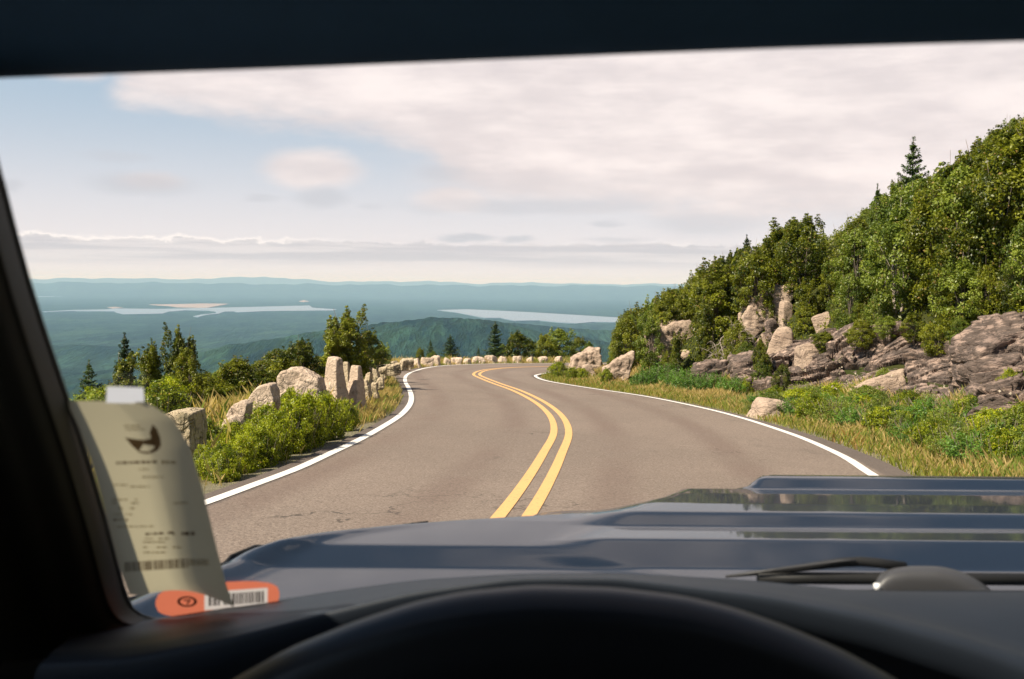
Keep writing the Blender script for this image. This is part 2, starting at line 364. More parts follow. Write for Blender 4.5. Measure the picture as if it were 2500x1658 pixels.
def tube(path, radii, sides=5):
    path = np.array(path, float); V = []; Fc = []
    for i, p in enumerate(path):
        d = path[min(i + 1, len(path) - 1)] - path[max(i - 1, 0)]; d /= np.linalg.norm(d) + 1e-9
        a = np.cross(d, [0.31, 0.92, 0.2]); a /= np.linalg.norm(a) + 1e-9; b = np.cross(d, a)
        for k in range(sides):
            w = 2 * math.pi * k / sides; V.append(p + radii[i] * (a * math.cos(w) + b * math.sin(w)))
    for i in range(len(path) - 1):
        for k in range(sides):
            k2 = (k + 1) % sides; Fc.append((i * sides + k, i * sides + k2, (i + 1) * sides + k2, (i + 1) * sides + k))
    Fc.append(tuple(range(sides))[::-1]); Fc.append(tuple((len(path) - 1) * sides + k for k in range(sides)))
    return V, Fc
class MB:
    def __init__(s): s.v = []; s.f = []
    def add(s, V, Fc):
        o = len(s.v); s.v += list(V); s.f += [tuple(i + o for i in f) for f in Fc]; return s
    def mesh(s, name, m, smooth=True):
        me = bpy.data.meshes.new(name); me.from_pydata([tuple(map(float, v)) for v in s.v], [], s.f); me.update()
        me.materials.append(m)
        if smooth: me.shade_smooth()
        return me
    def obj(s, name, m, parent=None, smooth=True):
        o = bpy.data.objects.new(name, s.mesh(name, m, smooth)); C.objects.link(o)
        if parent: o.parent = parent
        return o

# ------------------------------------------------------------------ road layout
def smooth_line(P, step=0.5):
    P = np.array(P, float); n = len(P)
    d = np.r_[0, np.cumsum(np.linalg.norm(np.diff(P, axis=0), axis=1))]
    out = []
    for i in range(n - 1):
        p0 = P[max(i - 1, 0)]; p1 = P[i]; p2 = P[i + 1]; p3 = P[min(i + 2, n - 1)]
        k = max(2, int((d[i + 1] - d[i]) / step))
        for j in range(k):
            t = j / k
            out.append(0.5 * ((2 * p1) + (-p0 + p2) * t + (2 * p0 - 5 * p1 + 4 * p2 - p3) * t * t + (-p0 + 3 * p1 - 3 * p2 + p3) * t ** 3))
    out.append(P[-1]); Q = np.array(out)
    for _ in range(2): Q[1:-1] = (Q[:-2] + 2 * Q[1:-1] + Q[2:]) / 4
    return Q
ZP = (-1.49, -0.0138, -0.0616, 0.000131)
def zr(x, y):
    x = np.clip(x, -12, 40); y2 = np.clip(y, -20, 80)
    return ZP[0] + ZP[1] * x + ZP[2] * y2 + ZP[3] * y2 * y2
def rp(px, py):           # a pixel of the photograph laid onto the road plane
    d = ray(px, py); t = 10.0
    for _ in range(40): t = (ZP[0] + ZP[3] * t * t) / (d[2] - ZP[1] * d[0] - ZP[2])
    return (d[0] * t, t)
Lp = [(504,1228),(606,1188),(716,1150),(800,1110),(874,1076),(933,1043),(978,1014),(1001,987),(1004,966),(997,946),(989,931),(992,917),(1010,907),(1043,898),(1084,893),(1140,890),(1214,888),(1333,887)]
Cp = [(1259,1256),(1327,1150),(1350,1105),(1371,1055),(1356,1014),(1316,981),(1262,954),(1214,937),(1176,922),(1163,914.6),(1173,907),(1197,902),(1244,898),(1333,895)]
Rp = [(2113,1151),(2078,1124),(1977,1077),(1909,1052),(1807,1019.5),(1706,994),(1571,967),(1435,947),(1334,930),(1307,918.5),(1318,914.0)]
L = smooth_line([(-7.5, -14), (-5.0, -3), (-3.6, 4)] + [rp(*p) for p in Lp] + [(6, 61.2), (14, 63.8), (34, 66)])
CL = smooth_line([(-3.2, -14), (-1.6, -3), (-0.6, 4)] + [rp(*p) for p in Cp] + [(6.5, 56.6), (14, 60.0), (34, 62.6)])
RE = smooth_line([(1.0, -14), (2.0, -3), (3.1, 4), (3.9, 8.5)] + [rp(*p) for p in Rp] + [(2.3, 46.0), (6.5, 51.6), (14, 55.8), (34, 59)])
def offs(P, d):
    t = np.gradient(P, axis=0); t /= np.linalg.norm(t, axis=1, keepdims=True)
    return P + np.stack([t[:, 1], -t[:, 0]], 1) * d
def varoff(P, fn):
    t = np.gradient(P, axis=0); t /= np.linalg.norm(t, axis=1, keepdims=True)
    return P + np.stack([t[:, 1], -t[:, 0]], 1) * np.array([fn(p) for p in P])[:, None]
LE = varoff(L, lambda p: -(0.22 + 0.55 * math.exp(-((p[1] - 41) / 5) ** 2)))   # asphalt rims
RRE = varoff(RE, lambda p: float(np.interp(p[1], [0, 10, 14, 20, 34], [0.60, 0.55, 0.42, 0.25, 0.16])))
POLY = np.vstack([LE, RRE[::-1]])
def segdist(x, y, P):
    A = P[:-1]; B = P[1:]; D = B - A; LL = (D ** 2).sum(1) + 1e-12
    best = np.full(x.shape, 1e9)
    for a, d, l in zip(A, D, LL):
        s = np.clip(((x - a[0]) * d[0] + (y - a[1]) * d[1]) / l, 0, 1)
        best = np.minimum(best, (x - a[0] - s * d[0]) ** 2 + (y - a[1] - s * d[1]) ** 2)
    return np.sqrt(best)
def inside(x, y, P):
    r = np.zeros(x.shape, bool); j = len(P) - 1
    for i in range(len(P)):
        xi, yi = P[i]; xj, yj = P[j]
        if yi != yj:
            r ^= ((yi > y) != (yj > y)) & (x < (xj - xi) * (y - yi) / (yj - yi) + xi)
        j = i
    return r
def road_s(x, y):
    x = np.asarray(x, float); y = np.asarray(y, float)
    dl = segdist(x, y, LE[::2]); dr = segdist(x, y, RRE[::2]); ins = inside(x, y, POLY)
    return np.where(ins, -np.minimum(dl, dr), np.minimum(dl, dr)), dl < dr
HS = [0, .4, 2.2, 3.6, 4.6, 6.0, 8, 12, 20, 45]
HH = [-.03, -.02, .10, .55, 1.45, 2.7, 4.4, 6.9, 11.0, 20]
def wav(x, y, k, s):
    return (np.sin(x * k + s) * np.cos(y * k * 1.13 + s * 2.1) + 0.5 * np.sin(x * k * 2.3 + y * k * 1.7 + s * 3) + 0.35 * np.cos(x * k * 4.1 - y * k * 3.7 + s))
def G(x, y):
    x = np.asarray(x, float); y = np.asarray(y, float)
    s, left = road_s(x, y); sp = np.maximum(s, 0)
    zl = -0.02 - 0.06 * np.clip(sp / 0.6, 0, 1) - 0.14 * np.maximum(sp - 2.6, 0) - 0.24 * np.maximum(sp - 8, 0) - 0.0006 * np.maximum(sp - 12, 0) ** 2
    zl = zl + 0.10 * np.clip((sp - 0.8) / 2, 0, 1) * wav(x, y, 0.9, 1.3)
    zrr = np.interp(sp, HS, HH)
    fade = np.clip((60 - y) / 25, 0.35, 1)
    zrr = np.where(zrr > 0, zrr * fade, zrr) + np.clip((sp - 0.7) / 5, 0, 0.35) * wav(x, y, 0.7, 4.0) * 0.8
    z = zr(x, y) + np.where(left, zl, zrr)
    return np.where(s < 0, zr(x, y) - 0.12 * np.clip(-s / 0.25, 0, 1) - 0.03, z)
def hit(px, py, tmin=6.0, tmax=110):
    d = ray(px, py); t = np.arange(tmin, tmax, 0.12)
    below = d[2] * t < G(d[0] * t, t)
    i = int(np.argmax(below)) if below.any() else len(t) - 1
    return np.array([d[0] * t[i], t[i], d[2] * t[i]])
def g1(x, y): return float(G(np.array([x]), np.array([y]))[0])

# ground sheet near the road
def build_ground():
    xs = np.unique(np.r_[np.arange(-75, -14, 1.5), np.arange(-14, 16, 0.22), np.arange(16, 60, 1.2)])
    ys = np.unique(np.r_[np.arange(-25, 6, 1.0), np.arange(6, 50, 0.28), np.arange(50, 70, 0.5), np.arange(70, 150, 2.0)])
    X, Y = np.meshgrid(xs, ys); x = X.ravel(); y = Y.ravel()
    z = G(x, y)
    cut = np.maximum(0, y - 72) * 0.35 + np.maximum(0, -x - 30) * 0.25
    z = z - cut
    s, _ = road_s(x, y)
    nx = len(xs); F_ = []
    for j in range(len(ys) - 1):
        for i in range(nx - 1):
            a = j * nx + i; F_.append((a, a + 1, a + nx + 1, a + nx))
    o = link_mesh('ground', np.stack([x, y, z], 1), F_, M_GROUND, smooth=True)
    at_ = o.data.attributes.new('edge', 'FLOAT', 'POINT'); at_.data.foreach_set('value', s.astype(np.float32))
    tag(o, kind='structure')
build_ground()
def build_road():
    from mathutils.geometry import delaunay_2d_cdt
    bp = [Vector(p) for p in POLY]; n = len(bp)
    xs = np.arange(-10, 36, 0.4); ys = np.arange(-14, 68, 0.4)
    X, Y = np.meshgrid(xs, ys); x = X.ravel(); y = Y.ravel()
    k = inside(x, y, POLY) & (np.minimum(segdist(x, y, LE), segdist(x, y, RRE)) > 0.12)
    pts = bp + [Vector((a, b)) for a, b in zip(x[k], y[k])]
    vs, es, fs, *_ = delaunay_2d_cdt(pts, [], [list(range(n))], 1, 1e-5)
    v = np.array([(p.x, p.y) for p in vs])
    o = link_mesh('road', np.c_[v, zr(v[:, 0], v[:, 1]) + 0.0], fs, M_ASPH, smooth=True)
    e = np.minimum(segdist(v[:, 0], v[:, 1], LE), segdist(v[:, 0], v[:, 1], RRE))
    a = o.data.attributes.new('edge', 'FLOAT', 'POINT'); a.data.foreach_set('value', e.astype(np.float32))
    a = o.data.attributes.new('lane', 'FLOAT', 'POINT'); a.data.foreach_set('value', segdist(v[:, 0], v[:, 1], CL).astype(np.float32))
    if o.data.polygons[0].normal.z < 0: o.data.flip_normals()
    tag(o, kind='structure')
build_road()
def marking(name, P, a, b, m, label):
    A = offs(P, a); B = offs(P, b); n = len(P)
    V = np.vstack([np.c_[A, zr(A[:, 0], A[:, 1]) + 0.006], np.c_[B, zr(B[:, 0], B[:, 1]) + 0.006]])
    o = link_mesh(name, V, [(i, i + 1, n + i + 1, n + i) for i in range(n - 1)], m)
    if o.data.polygons[0].normal.z < 0: o.data.flip_normals()
    o['kind'] = 'structure'; o['label'] = label
marking('white_edge_line', L, -0.065, 0.065, M_WHITE, 'white edge line curving along the left side of the road')
marking('white_edge_line', RE, -0.065, 0.065, M_WHITE, 'white edge line along the right side of the road')
marking('yellow_centre_line', CL, -0.185, -0.065, M_YEL, 'left stripe of the double yellow centre line')
marking('yellow_centre_line', CL, 0.065, 0.185, M_YEL, 'right stripe of the double yellow centre line')

# ------------------------------------------------------------------ far landscape
def az_el(px, py):
    d = ray(px, py); return math.atan2(d[0], d[1]), math.atan2(d[2], math.hypot(d[0], d[1]))
PLAIN = -350.0
def build_valley():
    th = np.radians(np.linspace(-62, 62, 700)); r = np.r_[np.geomspace(95, 900, 40)[:-1], np.geomspace(900, 72000, 300)]
    T, Rr = np.meshgrid(th, r)
    X = np.sin(T) * Rr; Y = np.cos(T) * Rr
    base = np.interp(Rr, [95, 300, 900, 1500, 2000, 1e6], [-42, -130, -270, -330, PLAIN - 6, PLAIN - 6])
    def table(P):
        q = np.array(sorted(az_el(a, b) for a, b in P)); return np.interp(T, q[:, 0], q[:, 1])
    crest = table([(-600, 1000), (300, 905), (430, 872), (560, 842), (740, 812), (860, 797), (960, 786), (1060, 781), (1160, 783), (1260, 797), (1360, 815), (1460, 832), (1600, 855), (2300, 930)])
    zc = np.tan(crest) * 2900
    prof = np.where(Rr < 2900, np.exp(-((Rr - 2900) / 1050) ** 2), np.exp(-((Rr - 2900) / 700) ** 2))
    hill = base + (zc - base) * prof
    z = np.where((Rr > 900), np.maximum(base, hill), base)
    crest2 = table([(-600, 830), (500, 860), (800, 835), (1000, 802), (1200, 790), (1400, 808), (1600, 812), (3000, 820)])
    zc2 = np.tan(crest2) * 4700
    z = np.maximum(z, base + (zc2 - base) * np.exp(-((Rr - 4700) / 600) ** 2))
    # hills on the horizon
    c3 = table([(-900, 676), (60, 681), (300, 679), (420, 682), (560, 678), (640, 675), (700, 680), (800, 687), (950, 688), (1040, 686), (1150, 692), (1300, 690), (1450, 694), (1600, 693), (1900, 694), (3400, 696)])
    rng = np.random.default_rng(3)
    w = sum(np.sin(T * k + p) * a for k, p, a in [(90, 1.2, .00035), (170, 4, .0003), (310, 2, .0002)])
    zc3 = np.tan(c3 + w) * 41000
    z = np.maximum(z, PLAIN + (zc3 - PLAIN) * np.exp(-((Rr - 41000) / 3500) ** 2))
    c4_ = table([(-900, 690), (200, 690), (500, 692), (900, 696), (1300, 697), (1700, 700), (3400, 702)])
    zc4 = np.tan(c4_ + w * 1.3) * 27000
    z = np.maximum(z, PLAIN + (zc4 - PLAIN) * np.exp(-((Rr - 27000) / 2500) ** 2))
    # tree-top unevenness
    f = np.zeros_like(z)
    for i in range(5):
        k = 2 * math.pi / (60 * 2.7 ** i)
        a, b = rng.uniform(0, 6, 2)
        f += np.sin(X * k + a + 2 * np.sin(Y * k * .7)) * np.cos(Y * k * 0.9 + b + 2 * np.sin(X * k * .6)) * (2.0 * 1.5 ** i)
    far = np.clip((Rr - 900) / 1500, 0, 1)
    z = z + np.minimum(f, 12) * far * np.where(z > PLAIN + 8, 1.0, 0.35)
    V = np.stack([X.ravel(), Y.ravel(), z.ravel()], 1); nx = len(th)
    i, j = np.meshgrid(np.arange(nx - 1), np.arange(len(r) - 1)); a = (j * nx + i).ravel()
    Fc = np.stack([a, a + nx, a + nx + 1, a + 1], 1)
    o = link_mesh('valley_terrain', V, Fc.tolist(), M_VALLEY, smooth=True)
    if o.data.polygons[0].normal.z < 0: o.data.flip_normals()
    tag(o, kind='structure')
build_valley()
def on_plain(px, py, z):
    d = ray(px, py); t = z / d[2]; return (d[0] * t, t, z)
def patch(name, pts, z, m, label):
    P = [on_plain(a, b, z) for a, b in pts]
    V = P + [(x, y, z - 12) for x, y, _ in P]; n = len(P)
    o = link_mesh(name, V, [tuple(range(n))] + [(i, (i + 1) % n, n + (i + 1) % n, n + i) for i in range(n)], m)
    o['kind'] = 'structure'; o['label'] = label
def zp(L_, ox, oy, s): return [(ox + a * s, oy + b * s) for a, b in L_]
patch('water', zp([(270, 317), (480, 306), (690, 303), (740, 297), (1000, 300), (1180, 297), (1500, 290), (1750, 284), (1985, 278), (2005, 292), (2160, 303), (2130, 310), (1900, 312), (1700, 314), (1530, 322), (1500, 316), (1440, 317), (1400, 330), (1320, 338), (1270, 352), (1240, 347), (1290, 336), (1385, 327), (1385, 318), (1340, 310), (1200, 308), (1080, 318), (1040, 330), (800, 335), (750, 325), (735, 315), (480, 313), (300, 319)], 0, 640, .3805), PLAIN + 7, M_WATER, 'narrow pale bay crossing the plain on the left')
patch('water', zp([(130, 213), (330, 209), (440, 214), (630, 217), (600, 222), (400, 221), (225, 223), (130, 220)], 0, 640, .3805), PLAIN + 7, M_WATER, 'thin sliver of water far off at the left edge')
patch('water', zp([(905, 192), (1150, 186), (1400, 197), (1700, 212), (2000, 230), (2365, 252), (2700, 262), (2900, 275), (2700, 288), (2365, 292), (2200, 290), (2060, 301), (1900, 292), (1750, 278), (1550, 280), (1470, 266), (1430, 256), (1300, 256), (1200, 238), (1050, 210)], 800, 700, .296), PLAIN + 7, M_WATER, 'pale bay behind the green hill, right of centre')
patch('tidal_flat', zp([(960, 272), (1080, 281), (1150, 290), (1330, 293), (1400, 280), (1470, 267), (1300, 265), (1150, 269)], 0, 640, .3805), PLAIN + 8, M_SAND, 'pinkish open ground beyond the bay')
patch('tidal_flat', zp([(690, 290), (740, 286), (790, 292), (730, 296)], 0, 640, .3805), PLAIN + 8, M_SAND, 'small pale shore patch left of the pink ground')
patch('tidal_flat', zp([(1920, 250), (1950, 243), (1985, 252), (1950, 256)], 0, 640, .3805), PLAIN + 8, M_SAND, 'small pale clearing beyond the right end of the bay')

# ------------------------------------------------------------------ rocks
def cell01(v): return .5 + .5 * mn.cell(v)
def rock_mesh(name, planes, m, seed=0, p=16, rough=0.05, fscale=1.0, strata=0.0, sub=5, size=(1, 1, 1), chip=0.0):
    """planes: list of (normal, distance) of a convex block in metres; returns a mesh with softened edges and rough skin"""
    bm = bmesh.new(); bmesh.ops.create_icosphere(bm, subdivisions=sub, radius=1)
    n = len(bm.verts); U = np.array([v.co[:] for v in bm.verts])
    N = nrm(np.array([q[0] for q in planes], float)); D = np.array([q[1] for q in planes], float)
    # march the sphere cells outward evenly: warp directions by the block's own extents so that long blocks keep even faces
    ext = np.array(size, float); Uw = nrm(U * ext)
    k = np.maximum(Uw @ N.T, 0) / D
    r = (k ** p).sum(1) ** (-1.0 / p)
    P = Uw * r[:, None]
    off = Vector((seed * 7.31, seed * 3.17, seed * 1.93))
    amp = rough * float(np.mean(ext))
    for v, q in zip(bm.verts, P):
        vec = Vector(q) * fscale + off
        d = mn.fractal(vec * 1.7, 0.9, 2.1, 5) * amp
        d += (mn.noise(vec * 0.9) ) * amp * 1.2
        if strata:
            zz = Vector((vec.x * 0.35 + vec.z * 0.25, vec.y * 0.35, vec.z * 3.2 / max(ext[2], .3) * 1.2))
            d += -abs(mn.noise(zz * 1.3)) * strata * 0.5
            wq = mn.noise_vector(Vector(q) * 1.1 + off) * 0.22
            a_ = Vector(q) + wq; b_ = Vector((a_.x * 1.15 + a_.z * .5 + off.x, a_.y * 1.3 + off.y, (a_.z - a_.x * .22) * 3.6 + off.z))
            ds, ps = mn.voronoi(b_, distance_metric='DISTANCE', exponent=2)
            d += (cell01(ps[0] * 3.7) - .5) * strata * 1.6 - max(0, .16 - (ds[1] - ds[0])) / .16 * strata * 0.55
            ds, ps = mn.voronoi(b_ * 2.9, distance_metric='DISTANCE', exponent=2)
            d += (cell01(ps[0] * 5.3) - .5) * strata * 0.42 - max(0, .12 - (ds[1] - ds[0])) / .12 * strata * 0.20
        if chip:
            ds, ps = mn.voronoi(Vector(q) * 2.1 + off, distance_metric='DISTANCE', exponent=2)
            d += (cell01(ps[0] * 3.7) - .5) * chip
            ds, ps = mn.voronoi(Vector(q) * 5.5 + off, distance_metric='DISTANCE', exponent=2)
            d += (cell01(ps[0] * 3.1) - .5) * chip * .45
        v.co = Vector(q) + Vector(q).normalized() * d
    me = bpy.data.meshes.new(name); bm.to_mesh(me); bm.free(); me.materials.append(m); me.shade_smooth()
    return me
def block_planes(w, d, h, rng, taper=0.1, jit=0.10, extra=3):
    pl = []
    for s in (-1, 1):
        pl.append(((s, rng.uniform(-jit, jit), taper + rng.uniform(-jit, jit)), w / 2))
        pl.append(((rng.uniform(-jit, jit), s, taper + rng.uniform(-jit, jit)), d / 2))
    pl.append(((rng.uniform(-jit, jit) * 1.5, rng.uniform(-jit, jit) * 1.5, 1), h / 2)); pl.append(((0, 0, -1), h / 2))
    for _ in range(extra):
        v = rng.normal(size=3); v[2] = abs(v[2]) * 0.8; v /= np.linalg.norm(v)
        s = abs(v[0]) * w / 2 + abs(v[1]) * d / 2 + abs(v[2]) * h / 2
        pl.append((tuple(v), s * rng.uniform(0.72, 0.86)))
    return pl
def put_rock(me, loc, rot=(0, 0, 0), name='boulder', label=None, cat='rock', group=None):
    o = bpy.data.objects.new(name, me); C.objects.link(o); o.location = loc; o.rotation_euler = rot
    tag(o, label, cat, group); return o
ROCKBOX = []
def photo_block(px0, px1, py0, py1, Y=None, depth=0.8, m=M_STONE, seed=1, rz=0, tilt=0, rough=0.04, strata=0, taper=0.06, jit=0.1, extra=3, sink=0.15, p=16, name='boulder', label=None, group=None, dy=0, cat='rock', sub=5):
    """a block that spans these picture columns/rows; stands on the ground where its foot is seen"""
    cx = (px0 + px1) / 2
    if Y is None: Y = hit(cx, py1)[1] + dy
    A = at(cx, py0, Y); B = at(cx, py1, Y)
    w = (px1 - px0) / F * Y; h = (A[2] - B[2]) * (1 + sink); d = w * depth
    rng = np.random.default_rng(seed)
    ww = w / (abs(math.cos(rz)) + depth * abs(math.sin(rz))) ; dd = ww * depth
    me = rock_mesh(name, block_planes(ww, dd, h, rng, taper, jit, extra), m, seed, p, rough, 1.0 / max(0.4, w * 0.6), strata, sub, (ww, dd, h), 0 if strata else 0.05 * min(1, w))
    loc = (A[0], Y + dd / 2 * 0.8, A[2] - h / 2)
    return put_rock(me, loc, (0, tilt, rz), name, label, cat, group)
# -- big stones at the left, outline read from the photograph, real depth and thickness
def outline_rock(pts, Y, depth, m, seed, label, name='boulder', rough=0.03, rz=0, group=None, chamf=0.5):
    lowest = max(b for a, b in pts)
    P = np.array([at(a, b + (45 if b > lowest - 22 else 0), Y)[[0, 2]] for a, b in pts]); c = (P.min(0) + P.max(0)) / 2
    Q = P - c; pl = []
    area = sum(Q[i][0] * Q[(i + 1) % len(Q)][1] - Q[(i + 1) % len(Q)][0] * Q[i][1] for i in range(len(Q)))
    for i in range(len(Q)):
        e = Q[(i + 1) % len(Q)] - Q[i]; n = np.array([e[1], -e[0]]) * (1 if area > 0 else -1)
        n = n / np.linalg.norm(n); D = float(n @ Q[i])
        if D > 0.01: pl.append(((n[0], 0, n[1]), D))
    rng = np.random.default_rng(seed)
    pl.append(((0.05, -1, 0.16), depth / 2)); pl.append(((0, 1, 0.1), depth / 2))
    for s in (-1, 1): pl.append(((s * 0.8, -0.6, 0.15), (np.ptp(Q[:, 0]) * 0.4 * 1.0 + depth * 0.26)))
    w, h = np.ptp(Q[:, 0]), np.ptp(Q[:, 1])
    me = rock_mesh(name, pl, m, seed, 34, rough * 1.3, 2.2, 0, 6, (w, depth, h), 0.035)
    return put_rock(me, (c[0], Y + depth / 2, c[1]), (0, 0, rz), name, label, 'rock', group)
GRP = 'granite guard stones along the outer edge of the road'
def zz(L_): return [(400 + a * .2537, 700 + b * .2537) for a, b in L_]
outline_rock(zz([(495, 1420), (500, 1360), (560, 1290), (640, 1280), (700, 1330), (700, 1420)]), 13.6, 0.5, M_STONE, 3, 'low granite slab at the near end of the left stone row, below the tilted block', group=GRP)
outline_rock(zz([(575, 1330), (605, 1220), (665, 1125), (735, 1112), (808, 1160), (775, 1250), (745, 1330), (640, 1345)]), 14.2, 0.45, M_STONE, 4, 'tilted squarish granite block second from the near end of the left stone row', group=GRP)
outline_rock(zz([(740, 1130), (800, 1060), (880, 975), (960, 945), (1022, 952), (1045, 1060), (1055, 1110), (1000, 1200), (800, 1200)]), 15.6, 0.55, M_STONE, 5, 'sloping granite boulder left of the widest guard stone', group=GRP)
outline_rock(zz([(1085, 1130), (1068, 880), (1100, 835), (1160, 800), (1290, 808), (1410, 860), (1465, 900), (1500, 1040), (1505, 1130)]), 17.2, 0.7, M_STONE, 6, 'widest granite guard stone with a cracked face, behind the green bush', group=GRP)
def pillar(px0, px1, py0, py1, Y, depth, seed, rz, taper, label, m=M_STONE, lean=0, group=GRP):
    return photo_block(px0, px1, py0, py1, Y, depth, m, seed, rz, lean, 0.025, 0, taper, 0.04, 0, 0.35, 22, 'guard_stone', label, group)
pillar(782, 846, 876, 985, 18.8, 0.7, 7, R(-38), 0.11, 'tallest granite pillar stone standing in the left row', lean=R(2))
pillar(826, 858, 884, 985, 19.8, 0.8, 8, R(-20), 0.08, 'narrow lichened stone wedged between the two tallest pillars', M_STONE2)
pillar(843, 892, 894, 992, 19.2, 0.75, 9, R(-40), 0.10, 'second tall granite pillar, right of the tallest one', lean=R(3))
outline_rock([(392, 1062), (396, 1014), (430, 1008), (464, 1012), (468, 1070)], 11.5, 0.6, M_STONE2, 10, 'grey granite stone half hidden behind the taped receipt', group=GRP)
# rubble wall running away from the pillars
def ruble():
    # stones of the low wall, each one its own object
    spec = [(886, 912, 903, 950, 22.0), (908, 930, 900, 942, 23.2), (880, 905, 925, 968, 21.2), (902, 925, 932, 968, 21.6), (920, 936, 925, 950, 22.6),
            (924, 944, 896, 922, 25.2), (938, 962, 890, 912, 27.6), (955, 980, 888, 908, 29.6), (974, 1001, 880, 902, 32.0), (992, 1010, 876, 895, 35.5)]
    names = ['top stone at the near end of the rubble wall behind the pillars', 'second top stone of the rubble wall behind the pillars', 'lower corner stone of the rubble wall right beside the second pillar',
             'lower stone in the middle of the rubble wall behind the pillars', 'small end stone of the rubble wall beside the dry grass', 'first low stone where the wall drops after the rubble heap',
             'low wall stone halfway between the rubble heap and the bend', 'lichened low wall stone before the bend', 'long low wall stone close to the bend', 'low stone with a weed in front near the bend']
    for i, ((a, b, c, d, Y), lb) in enumerate(zip(spec, names)):
        photo_block(a, b, c, d, Y, 0.9, M_STONE2, 20 + i, R(-30 + i * 7), 0, 0.06, 0.03, 0.02, 0.16, 2, 0.25, 12, 'wall_stone', lb, 'stones of the rough wall before the bend', cat='stone')
ruble()
def bend_stones():
    S = [(270, 400, 658, 745), (395, 480, 650, 705), (478, 600, 618, 695), (590, 690, 598, 655), (622, 700, 592, 640), (700, 768, 590, 655), (764, 864, 586, 650), (858, 938, 570, 635), (948, 1022, 598, 642), (1016, 1104, 582, 634),
         (1112, 1182, 596, 632), (1186, 1298, 582, 630), (1294, 1404, 577, 630), (1404, 1482, 585, 630), (1528, 1606, 575, 629), (1638, 1710, 584, 627), (1736, 1812, 580, 622), (1870, 1936, 580, 622)]
    lbs = ['guard stone just past the rubble wall', 'small dark guard stone after the rubble wall', 'long rough guard stone before the weed on the bend', 'guard stone directly left of the weed on the bend', 'guard stone behind the weed on the bend',
           'upright pale guard stone just right of the weed', 'rounded pale guard stone at the tip of the bend', 'tallest block in the row at the tip of the bend', 'small low guard stone left of the dark young spruce', 'slanting guard stone below the young spruce',
           'low shaded guard stone sunk in dry grass', 'wide guard stone right of the sunk one', 'largest squared guard stone in the far row', 'small guard stone right of the largest squared one', 'square guard stone standing alone in the far row',
           'guard stone third from the right end of the far row', 'flat low guard stone second from the right end of the far row', 'last guard stone at the right end of the far row, beside the leafy bank']
    for i, ((a, b, c, d), lb) in enumerate(zip(S, lbs)):
        px0, px1, py0, py1 = 800 + a * .296, 800 + b * .296, 700 + c * .296, 700 + d * .296
        # foot on the outer shoulder: find the asphalt rim in this direction and step out
        cx = (px0 + px1) / 2; dr = ray(cx, py1); t = np.arange(24, 80, 0.1)
        s, lf = road_s(dr[0] * t, t); ins = np.where(s < 0)[0]
        Y = (t[ins[-1]] + 0.9) if (len(ins) and cx > 1010) else float(np.interp(cx, [860, 920, 960, 1000, 1020, 1040], [26, 30, 36, 44, 50, 54]))
        photo_block(px0, px1, py0, py1 + 4, Y, 0.8, M_STONE if i not in (0, 1, 2, 3) else M_STONE2, 40 + i, R((-28, 12, -35, 20, 5)[i % 5]), R((i * 37 % 23) - 11), 0.08, 0, 0.03, 0.24, 4, 0.3, 11, 'guard_stone', lb, GRP)
bend_stones()
# outcrop above the road on the right
def outcrop():
    D = [  # px0 px1 py0 py1  depth mat seed rz tilt rough strata  label
        (1420, 1455, 890, 918, .9, 'L', 61, 10, -10, .10, .0, 'small granite hump below the left end of the bank'),
        (1652, 1692, 860, 880, .9, 'L', 65, 0, -5, .08, .0, 'small pale rock peeping out of the deep green bushes'),
        (1903, 1938, 728, 800, .9, 'L', 67, 20, 6, .05, .0, 'upright pale block against the leaning slab'),
        (1868, 1912, 780, 835, .9, 'D', 68, 15, -12, .07, .0, 'dark grey rounded block left of the big square boulder'),
        (1880, 1956, 798, 874, .9, 'L', 69, -25, 8, .07, .04, 'big square boulder in the middle of the outcrop'),
        (1836, 1872, 815, 868, .8, 'L', 70, -10, 22, .06, .0, 'leaning yellowish slab left of the middle boulder'),
        (1782, 1890, 868, 920, .8, 'D', 71, -8, -16, .08, .10, 'layered ledge at the foot of the middle boulder'),
        (1990, 2040, 768, 800, .9, 'L', 72, -15, -14, .06, .0, 'small sunlit rock under the dark shrub'),
        (1950, 2036, 842, 886, 1.0, 'L', 73, 10, -8, .06, .04, 'overhanging boulder above the dark hollow'),
        (2008, 2056, 800, 842, .8, 'D', 74, 0, -10, .08, .0, 'dark angular rock behind the overhanging boulder'),
        (2086, 2230, 928, 972, .6, 'L', 79, -6, -8, .06, .06, 'pale wedge of rock at the foot of the outcrop'),
        (2350, 2570, 802, 890, .7, 'D', 81, 6, -9, .06, .06, 'large rounded boulder at the right end of the outcrop'),
        (2362, 2600, 866, 958, .6, 'D', 82, -4, -6, .07, .12, 'massive lower boulder at the right edge under the rounded one'),
        (2424, 2560, 764, 818, .8, 'D', 83, 10, -8, .06, .0, 'topmost block at the right end of the outcrop'),
        (2380, 2620, 940, 1012, .5, 'D', 84, -4, -4, .09, .20, 'broken dark rock low at the right edge'),
        (1690, 1790, 880, 935, .7, 'D', 85, 8, -6, .08, .05, 'grey rock low between the green bushes and the layered ledge')]
    for (a, b, c, d, dep, mm, sd, rz, tl, ro, st, lb) in D:
        cx = (a + b) / 2
        hp = hit(cx, d + 6)
        Y = min(max(hp[1] + 0.15, 16), 42)
        ROCKBOX.append((a, b, c, d, Y))
        nm = 'rock_ledge' if ('ledge' in lb or 'slab' in lb or 'wall' in lb) else 'boulder'
        photo_block(a, b, c, d + 8, Y, dep, M_LEDGEL if mm == 'L' else M_LEDGE, sd, R(rz), R(tl), ro * (.5 if mm == 'L' else .8), 0 if mm == 'L' else max(st, .1) * .8, 0.10, 0.22, 6, 0.35, 13, nm, lb, 'rocks of the outcrop above the verge', sub=6 if b - a > 110 else 5)
